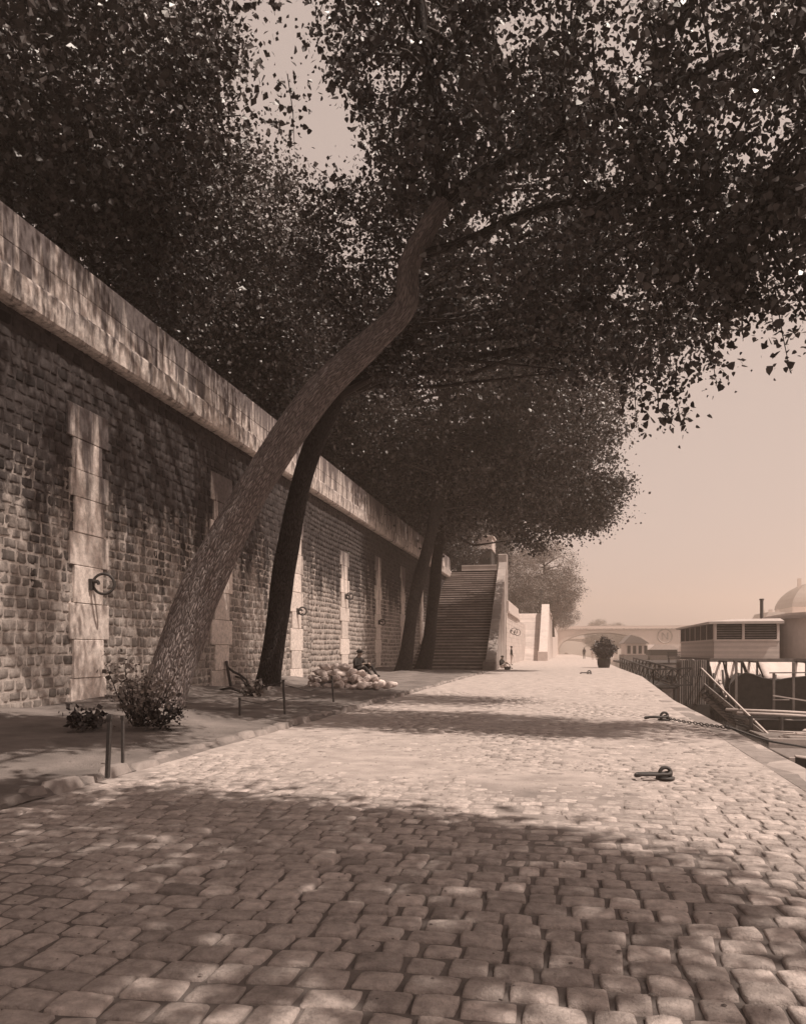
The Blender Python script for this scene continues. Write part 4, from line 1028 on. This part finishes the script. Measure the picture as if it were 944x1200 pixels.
for k, (px, py, L, an, lab) in enumerate(((905, 842, 1.2, .2, 'short pale plank on the jetty, left end'), (918, 846, 1.6, -.3, 'pale plank lying slanted in the middle of the jetty'), (935, 848, 2.0, .35, 'longer pale plank on the jetty by the right edge'), (928, 842, .9, 1.2, 'small pale crosswise plank behind the others on the jetty'), (893, 850, 1.1, -.6, 'small loose plank at the near left of the jetty'))):
    p = at(px, py, 39); mb = MB(); mb.box(-L/2, L/2, -.1, .1, 0, .05); o = mb.build('loose_plank', M['wood_pale']); o.location = (p.x, 38.2+.5*k % 2, WATER+.185+.052*k); o.rotation_euler = (0, .0, an); tag(o, lab, 'plank', 'loose planks on the jetty')
cl = empty('mooring_dolphin', (8.8, 46, WATER), 'cluster of dark leaning piles and braces in the water behind the slanting stair', 'piles')
r = random.Random(77)
for k in range(9):
    x = 8.6+.40*k+r.uniform(-.1, .1); y = 50.2+r.uniform(-.6, .8); mb = MB(); mb.tube([(x, y, WATER-.5), (x+r.uniform(-.3, .3), y, r.uniform(-1.0, .3))], r.uniform(.06, .12), 7); mb.build('pile', M['wood_dark'], cl, smooth=True)
for k in range(5):
    z = -2.1+.42*k; mb = MB(); mb.bar((8.4+r.uniform(0, .5), 49.9, z-.3+r.uniform(-.3, .2)), (11.6+r.uniform(-.8, .5), 50.3, z-.3+r.uniform(-.3, .4)), .08, .13); mb.build('brace', M['wood_dark'], cl)
lh = empty('work_punt', (11, 43, WATER), 'low dark work punt lying under the pale poles', 'punt')
hull('hull', [(8.9, 42.6, WATER+.5, .5), (9.5, 42.3, WATER+.62, 1.3), (11, 42.2, WATER+.6, 1.6), (14, 42.2, WATER+.6, 1.6), (18, 42.3, WATER+.7, 1.4)], 1.6, M['wood_dark'], lh)
mb = MB(); mb.box(10.6, 10.9, 42.3, 43.7, WATER+.55, WATER+.6); mb.box(12.9, 13.2, 42.3, 43.7, WATER+.55, WATER+.6); mb.build('thwart', M['wood_mid'], lh)
# steep boarding stairs
bs = empty('boarding_stairs', (8.4, 44, WATER), 'steep plank stair with handrail slanting from the cabin down to the water', 'stairs')
def slab(name, pa, pb, w_, h_, m): mb = MB(); mb.bar(pa, pb, w_, h_); mb.build(name, m, bs)
slab('stringer', at(813, 794, 49.3), at(893, 861, 37.6), .07, .30, M['wood_mid'])
slab('stringer', at(811, 805, 48.6), at(861, 849, 41.5), .07, .30, M['wood_mid'])
slab('handrail', at(811, 773, 49.3), at(900, 861, 37.2), .075, .075, M['wood_pale'])
slab('brace', at(833, 771, 51.5), at(850, 818, 46.0), .13, .13, M['wood_pale'])
mb = MB()
for i in range(13):
    f = (i+.5)/13; a = at(813, 794, 49.3).lerp(at(893, 861, 37.6), f); b = at(811, 805, 48.6).lerp(at(861, 849, 41.5), f); mb.bar(a, b, .22, .04)
mb.build('tread', M['wood_dark'], bs)
for f in (.25, .5, .75):
    a = at(813, 794, 49.3).lerp(at(893, 861, 37.6), f); b = at(811, 773, 49.3).lerp(at(900, 861, 37.2), f); mb = MB(); mb.bar(a, b, .05); mb.build('baluster', M['wood_mid'], bs)

# low raft and rowing boat nearer
rt = empty('flat_raft', (11, 32, WATER), 'pale edged flat raft on the water where the mooring chain ends', 'raft')
mb = MB(); mb.box(7.9, 20, 31.2, 34.5, WATER-.15, WATER+.12, b=.03); mb.build('deck', M['wood_mid'], rt)
mb = MB(); mb.box(7.85, 20, 31.08, 31.2, WATER-.1, WATER+.16); mb.build('edge_board', M['wood_pale'], rt)
rb = empty('rowing_boat', (9, 27, WATER), 'small dark rowing boat at the right edge below the raft', 'rowing boat')
pts = []
for i in range(11):
    f = i/10; pts.append((7.2+f*4.6, 27.2+.55*(2*f-1)**2, WATER+.42+.18*(2*f-1)**2, .12+1.1*(1-(2*f-1)**2)))
hull('hull', pts, 1, M['wood_dark'], rb)
mb = MB(); mb.tube([(x, y, z+.02) for x, y, z, w_ in pts]+[(x, y+w_, z+.02) for x, y, z, w_ in pts[::-1]], .035, 6, closed=True); mb.build('gunwale', M['wood_pale'], rb)
mb = MB(); mb.box(9.1, 9.35, 27.25, 28.4, WATER+.33, WATER+.37); mb.build('thwart', M['wood_mid'], rb)

# ------------------------------------------------------------------ quay ironwork
def shackle(p, rz, label, s=1.0, name='mooring_ring', flip=1):
    e = empty(name, p, label, 'mooring ring', 'iron rings set in the quay paving', rz)
    e.location = p
    def bld(mb, nm):
        me_o = mb.build(nm, M['iron'], None, smooth=True); me_o.parent = e
    mb = MB(); mb.tube([(.065*s-.065*s*math.cos(a), 0, .055*s+.07*s*math.sin(a)) for a in np.linspace(-.7, math.pi+.7, 22)], .022*s, 10); bld(mb, 'eye')
    pts = []
    for i in range(24):
        a = 2*math.pi*i/24; x = .055*s*math.cos(a)*1.0+(-.16*s if math.cos(a) < 0 else .16*s*0)+(.02 if math.cos(a) >= 0 else 0)
        pts.append((-.08*s+(.15*s if math.cos(a) >= 0 else -.15*s)+.05*s*math.cos(a), .065*s*math.sin(a), .045*s+.02*s*math.cos(a)))
    mb = MB(); mb.tube(pts, .021*s, 10, closed=True); bld(mb, 'link')
    mb = MB(); mb.prism([(.065*s+.11*s*math.cos(2*math.pi*i/16), .11*s*math.sin(2*math.pi*i/16)) for i in range(16)], -.01, .012, axis='z'); bld(mb, 'plate')
    return e
p = on(769, 911, .04); shackle((p.x+.03, p.y, .036), TH-.05, 'big iron ring with long link lying on the sunny paving at right', .9)
p = on(783, 843, .04); pc = p
shackle((p.x-.15, p.y, .036), TH+.05, 'iron ring by the quay edge to which the long chain is fastened', 1.1)
p = on(688, 789.5, .04); shackle((p.x, p.y, .034), TH, 'tiny far iron ring lying on the paving below the bush', 1.5)
# chain
def chain():
    e = on(851, 853, .05); P = [Vector((pc.x+.0, pc.y, .06)), on(800, 845.5, .05), on(825, 849, .05), Vector((e.x-.03, e.y, .06)), Vector((e.x+.12, e.y+.25, .02)), at(900, 868, 18.6), at(944, 876, 23.5), Vector((10.0, 31.25, WATER+.15))]
    pth, _ = smooth_path(P, [1]*len(P), 900)
    L = [0]
    for a, b in zip(pth[:-1], pth[1:]): L.append(L[-1]+(b-a).length)
    mb = MB(); s = 0; step = .088; k = 0; i = 0
    while s < L[-1]-step:
        while L[i+1] < s: i += 1
        p0 = pth[i]; d = (pth[min(i+5, len(pth)-1)]-pth[i]).normalized(); side = d.cross(Vector((0, 0, 1))).normalized(); up = side.cross(d)
        ax = (side+up*.25).normalized() if k % 2 == 0 else (up+side*.4).normalized()
        mb.tube([p0+d*(.06*math.cos(a))+ax*(.026*math.sin(a)) for a in [2*math.pi*j/10 for j in range(10)]], .0085, 5, closed=True)
        s += step; k += 1
    tag(mb.build('mooring_chain', M['iron'], smooth=True), 'long iron chain running over the quay edge down to the raft', 'chain')
chain()

# ------------------------------------------------------------------ stakes, wire, low fence
def stake(px, py, h, label, lean=0, wd=.035, z=.11):
    p = on(px, py, z); mb = MB(); mb.bar((p.x, p.y, z-.04), (p.x+lean, p.y, z+h), wd, wd*1.3); mb.box(p.x+lean-wd*.75, p.x+lean+wd*.75, p.y-wd*.75, p.y+wd*.75, z+h-.03, z+h+.015)
    tag(mb.build('fence_stake', M['iron']), label, 'stake', 'short stakes along the earth bank'); return Vector((p.x+lean, p.y, z+h))
stake(126, 907, .60, 'nearer and taller stake of the two below the bush', .03)
stake(144, 893, .52, 'farther and thinner stake of the two below the bush', .0, .026)
s1 = stake(334, 837, .68, 'stake standing right of the dark straight trunk', -.04)
s2_ = stake(391, 823, .64, 'stake standing in front of the stone heap', -.05)
s3 = stake(281, 840, .36, 'very short cross topped stake between the leaning and dark trunks', 0, .03)
mb = MB(); mb.tube([s1-Vector((0, 0, .08)), (s1+s2_)/2-Vector((0, 0, .30)), s2_-Vector((0, 0, .08))], .008, 5); mb.tube([s1-Vector((0, 0, .4)), (s1+s2_)/2-Vector((0, 0, .45)), s2_-Vector((0, 0, .4))], .008, 5)
mb.tube([s3-Vector((0, 0, .03)), (s1+s3)/2-Vector((0, 0, .3)), s1-Vector((0, 0, .35))], .008, 5)
tag(mb.build('fence_wire', M['iron']), 'slack wire strung between the low stakes in front of the stone heap', 'wire')
mb = MB(); p0 = on(258, 808, .25); p1 = on(283, 811, .25); p2 = on(330, 800, .6)
mb.tube([p0, p0.lerp(p1, .5)+Vector((0, 0, .08)), p1, p2], [.03, .04, .035, .015], 7); tag(mb.build('fallen_branch', M['bark_dark'], smooth=True), 'thin fallen branch lying left of the dark straight trunk', 'branch')
# anchor leaning on second pier
an = empty('iron_anchor', (WX+.4, PY[3]+.1, .3), 'dark curved iron anchor leaning against the foot of the second pier', 'anchor')
y_ = PY[3]+.2
mb = MB(); mb.bar((WX+.30, y_, .2), (WX+.14, y_, 1.05), .07, .09); mb.build('shank', M['iron'], an)
mb = MB(); mb.tube([(WX+.18, y_, .85), (WX+.34, y_+.1, .70), (WX+.52, y_+.2, .60), (WX+.72, y_+.3, .42), (WX+.80, y_+.3, .15)], [.035, .04, .04, .035, .025], 8); mb.tube([(WX+.45, y_, .55), (WX+.65, y_, .50), (WX+.9, y_, .15)], .035, 8); mb.build('arm', M['iron'], an, smooth=True)

# ------------------------------------------------------------------ heap of broken stones
rr = random.Random(33); protos = []
hc = on(401, 807, .15)
def rock_mesh(seed):
    rn = np.random.default_rng(seed); mb = MB(); n = 40
    import bmesh
    b = bmesh.new()
    for i in range(26):
        d = rn.normal(0, 1, 3); d /= np.linalg.norm(d); d *= np.array([.19, .15, .12])*rn.uniform(.8, 1.12)
        b.verts.new(d)
    bmesh.ops.convex_hull(b, input=b.verts); 
    for v in [v for v in b.verts if not v.link_faces]: b.verts.remove(v)
    bmesh.ops.bevel(b, geom=b.edges[:], offset=.012, segments=1, affect='EDGES')
    me = bpy.data.meshes.new('broken_stone'); b.to_mesh(me); b.free(); me.materials.append(M['rock']); return me
rms = [rock_mesh(400+i) for i in range(6)]
placed = []
first = None
for lvl, (n, rx, ry, z) in enumerate(((56, 1.55, 1.0, .24), (38, 1.15, .72, .45), (20, .8, .45, .63), (8, .45, .25, .8))):
    for i in range(n):
        for _ in range(30):
            a = rr.uniform(0, 2*math.pi); q = math.sqrt(rr.random()); x = hc.x-.16*lvl+q*rx*math.cos(a); y = hc.y+.8+q*ry*math.sin(a)
            if all((x-u)**2+(y-v)**2+(z-w_)**2 > .042 for u, v, w_ in placed): break
        placed.append((x, y, z)); s = rr.uniform(.75, 1.25)
        if first is None:
            o = bpy.data.objects.new('broken_stone', rms[0]); first = o
        else:
            o = first.copy(); o.data = rms[rr.randrange(6)]
        COL.objects.link(o); o.location = (x, y, z+rr.uniform(-.04, .04)); o.rotation_euler = (rr.uniform(-.5, .5), rr.uniform(-.5, .5), rr.uniform(0, 6.28)); o.scale = (s, s, s)
        tag(o, 'pale broken stone piled in the heap in front of the seated man', 'stone', 'broken stones in the heap by the wall')
# dark bundle left of the heap
p = on(352, 812, .2); mb = MB(); mb.ball((0, 0, .16), (.42, .32, .30), 16, 10, jit=.08, rng=rr); o = mb.build('dark_bundle', M['cloth_dark'], smooth=True); o.location = (p.x, p.y+6, .15); tag(o, 'dark round bundle on the ground left of the stone heap', 'bundle')

# ------------------------------------------------------------------ shrubs and weeds
def shrub(name, px, py, z, h, wd, n, size, label, cat, m, seed, vase=False, group=None, ty=0):
    rg = np.random.default_rng(seed); b = on(px, py, z); b = Vector((b.x, b.y+ty, z))
    e = empty(name, b, label, cat, group); ns = max(8, n//45); P = []; mb = MB()
    for i in range(ns):
        a = rg.uniform(0, 2*math.pi); q = rg.uniform(.1, 1)**.6*wd/2; top = np.array([b.x+q*math.cos(a), b.y+q*math.sin(a)*.8, z+h*rg.uniform(.45, 1)*(1-.25*(q/(wd/2))**2)])
        bs_ = np.array([b.x+rg.normal(0, .05), b.y+rg.normal(0, .05), z]); mid = (bs_+top)/2+np.array([(top[0]-bs_[0])*(-.05 if vase else .15), 0, 0])
        mb.tube([bs_, mid, top], [.014, .010, .004], 4, cap=False)
        k = n//ns; f = rg.uniform(.25 if not vase else .35, 1.05, k)[:, None]; P.append((1-f)**2*bs_+2*f*(1-f)*mid+f*f*top+rg.normal(0, .09*wd**.5, (k, 3)))
    leafmesh('foliage', np.concatenate(P), size, rg, m, e, up=.3)
    mb.build('stems', M['bark_dark'], e, smooth=True); return e
shrub('leafy_shrub', 160, 852, .2, 1.25, 1.3, 850, .062, 'leafy sprouting bush at the left foot of the leaning trunk', 'bush', M['leaf_pale'], 501, ty=.1)
shrub('leafy_shrub', 184, 852, .2,   .5, .95, 480, .055, 'low dark bushy sprouts across the front foot of the leaning trunk', 'bush', M['leaf'], 502, ty=.1)
shrub('low_weed', 97, 853, .2, .32, .6, 260, .08, 'small low weed at the foot of the wall left of the bush', 'weed', M['leaf'], 503)
shrub('low_weed', 298, 815, .22, .35, .75, 160, .12, 'pale leafed weed beside the foot of the dark straight trunk', 'weed', M['leaf_pale'], 504)
# planted bush near the quay edge
pb = on(707, 782.5, .02)
tb = MB(); 
prof = [(.42, 0), (.50, .35), (.52, .72), (.48, .72), (.45, .55)]; n = 20; V = [(pb.x+rad*math.cos(2*math.pi*i/n), pb.y+rad*math.sin(2*math.pi*i/n), z+.02) for rad, z in prof for i in range(n)]
F = [(j*n+i, j*n+(i+1) % n, (j+1)*n+(i+1) % n, (j+1)*n+i) for j in range(4) for i in range(n)]+[tuple(4*n+i for i in range(n))]
tb.add(V, F); tb.tube([(pb.x+.49*math.cos(2*math.pi*i/n), pb.y+.49*math.sin(2*math.pi*i/n), .25) for i in range(n)], .02, 5, closed=True)
tag(tb.build('planter_tub', M['wood_dark'], smooth=False), 'dark round tub under the bush at the quay edge', 'tub')
rg = np.random.default_rng(505); e = empty('potted_bush', (pb.x, pb.y, .6), 'round twiggy bush growing in the dark tub at the quay edge', 'bush'); mb = MB(); P = []
for i in range(90):
    a = rg.uniform(0, 6.28); q = rg.uniform(0, 1)**.5; top = np.array([pb.x+q*1.05*math.cos(a), pb.y+q*1.05*math.sin(a), .6+1.9*(1-.45*q*q)*rg.uniform(.75, 1.05)]); bs_ = np.array([pb.x+.2*q*math.cos(a), pb.y+.2*q*math.sin(a), .6])
    mb.tube([bs_, top], [.015, .005], 4, cap=False); f = rg.uniform(.2, 1, 45)[:, None]; P.append(bs_*(1-f)+top*f+rg.normal(0, .08, (45, 3)))
leafmesh('foliage', np.concatenate(P), .11, rg, M['leaf'], e); mb.build('stems', M['bark_dark'], e, smooth=True)

# ------------------------------------------------------------------ people
def person(loc, rz, J, label, top, bottom, hat=True, scale=1.0):
    """J: dict joint->(x,y,z) ; one continuous skinned body"""
    names = ['pelvis', 'waist', 'chest', 'neck', 'head', 'crown', 'shL', 'elL', 'wrL', 'haL', 'shR', 'elR', 'wrR', 'haR', 'hipL', 'knL', 'anL', 'toL', 'hipR', 'knR', 'anR', 'toR']
    rad = dict(pelvis=.15, waist=.135, chest=.155, neck=.06, head=.095, crown=.075, sh=.075, el=.05, wr=.033, ha=.04, hip=.10, kn=.065, an=.042, to=.04)
    ed = [('pelvis', 'waist'), ('waist', 'chest'), ('chest', 'neck'), ('neck', 'head'), ('head', 'crown')]
    for s in 'LR': ed += [('chest', 'sh'+s), ('sh'+s, 'el'+s), ('el'+s, 'wr'+s), ('wr'+s, 'ha'+s), ('pelvis', 'hip'+s), ('hip'+s, 'kn'+s), ('kn'+s, 'an'+s), ('an'+s, 'to'+s)]
    V = [J[n] for n in names]; E = [(names.index(a), names.index(b)) for a, b in ed]; Rr = [rad.get(n, rad.get(n[:-1], .05)) for n in names]
    # fingers: short chains off each hand
    for s in 'LR':
        h = Vector(J['ha'+s]); w0 = Vector(J['wr'+s]); d = (h-w0).normalized(); sd = d.cross(Vector((0, 0, 1)))
        sd = sd.normalized() if sd.length > .1 else Vector((1, 0, 0))
        for k in range(5):
            o = (k-1.5)*.019; ln = (.07, .082, .078, .062, .05)[k]
            b0 = h+sd*o if k < 4 else h-d*.03-sd*.045; t0 = b0+(d*.9+Vector((0, 0, -.35)))*ln*.55 if k < 4 else b0+(d*.6-sd*.7)*ln*.6
            t1_ = t0+(d*.6+Vector((0, 0, -.7)))*ln*.5
            i0 = len(V); V += [tuple(t0), tuple(t1_)]; Rr += [.0095, .008]; E += [(names.index('ha'+s), i0), (i0, i0+1)]
    me = bpy.data.meshes.new('skel'); me.from_pydata([tuple(v) for v in V], E, []); so = bpy.data.objects.new('skel', me); COL.objects.link(so)
    sk = so.modifiers.new('skin', 'SKIN'); sk.use_smooth_shade = True
    ok = len(me.skin_vertices) > 0
    if ok:
        for i, sv in enumerate(me.skin_vertices[0].data): sv.radius = (Rr[i], Rr[i]); sv.use_root = (i == 0)
    sb = so.modifiers.new('sub', 'SUBSURF'); sb.levels = 1; sb.render_levels = 1
    dg = bpy.context.evaluated_depsgraph_get(); dg.update(); me2 = bpy.data.meshes.new_from_object(so.evaluated_get(dg)); me2.name = 'body'
    bpy.data.objects.remove(so)
    e = empty('person', loc, label, 'person', None, rz); e.scale = (scale,)*3
    kinds = {}
    segs = []
    for a, b in E:
        na = names[a] if a < len(names) else 'f'; nb = names[b] if b < len(names) else 'f'
        if nb in ('head', 'crown', 'f') or nb.startswith('ha'): k = 2
        elif nb[:2] in ('kn', 'an') or nb.startswith('hip'): k = 1
        elif nb[:2] == 'to': k = 3
        else: k = 0
        segs.append((Vector(V[a]), Vector(V[b]), k))
    for m in (top, bottom, M['skin'], M['cloth_dark']): me2.materials.append(m)
    for pl in me2.polygons:
        c = pl.center; best = 1e9; kk = 0
        for a, b, k in segs:
            ab = b-a; t = max(0, min(1, (c-a).dot(ab)/max(ab.length_squared, 1e-6))); d = (c-(a+ab*t)).length
            if d < best: best = d; kk = k
        pl.material_index = kk; pl.use_smooth = True
    o = bpy.data.objects.new('body', me2); COL.objects.link(o); o.parent = e
    hd = Vector(J['head']); cr = Vector(J['crown']); upv = (cr-hd).normalized()
    fw = Vector((0, -1, 0)); fw = (fw-upv*fw.dot(upv)).normalized(); sdv = fw.cross(upv)
    mb = MB(); mb.ball(hd+fw*.10+upv*-.005, (.016, .02, .022), 8, 6)
    for s in (-1, 1): mb.ball(hd+sdv*s*.095+upv*.01, (.014, .022, .032), 8, 6)
    f_ = mb.build('face', M['skin'], None, smooth=True); f_.parent = e
    mb = MB()
    for s in (-1, 1): mb.ball(hd+fw*.088+sdv*s*.034+upv*.03, (.013, .009, .009), 6, 5)
    mb.ball(hd+fw*.088+upv*-.045, (.025, .01, .006), 6, 5)
    f_ = mb.build('eyes_and_mouth', M['dark'], None, smooth=True); f_.parent = e
    mb = MB(); mb.ball(cr+upv*.005-fw*.01, (.105, .115, .075), 14, 8)
    if hat: mb.tube([cr+upv*-.005, cr+upv*.01], [.15, .15], 16)
    hm = mb.build('cap' if hat else 'hair', M['cloth_dark'], None, smooth=True); hm.parent = e
    return e
STAND = dict(pelvis=(0, 0, .92), waist=(0, 0, 1.10), chest=(0, 0, 1.33), neck=(0, 0, 1.50), head=(0, -.01, 1.60), crown=(0, 0, 1.69), shL=(.18, 0, 1.40), elL=(.23, .02, 1.13), wrL=(.22, -.06, .90), haL=(.22, -.08, .82),
             shR=(-.18, 0, 1.40), elR=(-.24, .03, 1.13), wrR=(-.20, -.10, .93), haR=(-.19, -.14, .86), hipL=(.09, 0, .86), knL=(.10, -.03, .48), anL=(.10, .02, .09), toL=(.11, -.12, .04), hipR=(-.09, 0, .86), knR=(-.10, -.02, .48), anR=(-.10, .02, .09), toR=(-.12, -.12, .04))
SIT = dict(pelvis=(0, .08, .16), waist=(0, .10, .34), chest=(0, .07, .56), neck=(0, .02, .73), head=(0, -.03, .83), crown=(0, -.02, .92), shL=(.18, .04, .63), elL=(.26, -.08, .42), wrL=(.15, -.30, .48), haL=(.10, -.36, .50),
           shR=(-.18, .04, .63), elR=(-.27, -.06, .40), wrR=(-.16, -.28, .46), haR=(-.10, -.34, .50), hipL=(.10, -.02, .14), knL=(.15, -.42, .46), anL=(.14, -.70, .08), toL=(.15, -.84, .05), hipR=(-.10, -.02, .14), knR=(-.15, -.40, .38), anR=(-.20, -.74, .08), toR=(-.21, -.88, .05))
m_ = at(421, 790, 31.2)
person((m_.x, m_.y, .36), math.radians(62), SIT, 'man in dark clothes and cap sitting behind the heap of stones', M['cloth_dark'], M['cloth_dark'], True, 1.08)
m_ = on(590, 784.5, 0); person((-4.55, m_.y+.6, .02), math.radians(60), SIT, 'seated person in dark clothes at the foot of the first stair cheek', M['cloth_dark'], M['cloth_pale'], True, 1.0)
m_ = on(595, 780, 0); person((m_.x+.3, m_.y, .02), math.radians(100), STAND, 'standing person with dark jacket and pale trousers behind the seated one', M['cloth_dark'], M['cloth_pale'], True, 1.0)
m_ = on(684, 772.5, 0); person((m_.x, m_.y, .03), math.radians(200), STAND, 'far walker in dark clothes left of the bush', M['cloth_dark'], M['cloth_dark'], True, 1.02)
m_ = on(694, 773.5, 0); person((m_.x, m_.y, .03), math.radians(170), STAND, 'far walker in pale clothes between the dark walker and the bush', M['cloth_pale'], M['cloth_pale'], False, .98)
bk = MB(); bk.tube([(0, 0, 0), (0, 0, .22)], [.20, .26], 14); bk.tube([(0.24*math.cos(a), 0, .22+.2*math.sin(a)) for a in np.linspace(0, math.pi, 9)], .015, 5); o = bk.build('basket', M['wood_dark']); o.location = (-4.0, 57.6, .03); tag(o, 'small dark basket beside the seated person at the stair foot', 'basket')

# ------------------------------------------------------------------ haze
mb = MB(); mb.box(-420, 420, -60, 660, WATER-2.5, 42)
hz_o = mb.build('haze', bpy.data.materials.new('haze')); tag(hz_o, kind='stuff')
hm = hz_o.data.materials[0]; hm.use_nodes = True; n = hm.node_tree.nodes; n.clear()
vol = n.new('ShaderNodeVolumePrincipled'); vol.inputs['Color'].default_value = (.95, .80, .69, 1); vol.inputs['Density'].default_value = HAZE; vol.inputs['Anisotropy'].default_value = .35
ou = n.new('ShaderNodeOutputMaterial'); hm.node_tree.links.new(vol.outputs[0], ou.inputs['Volume'])
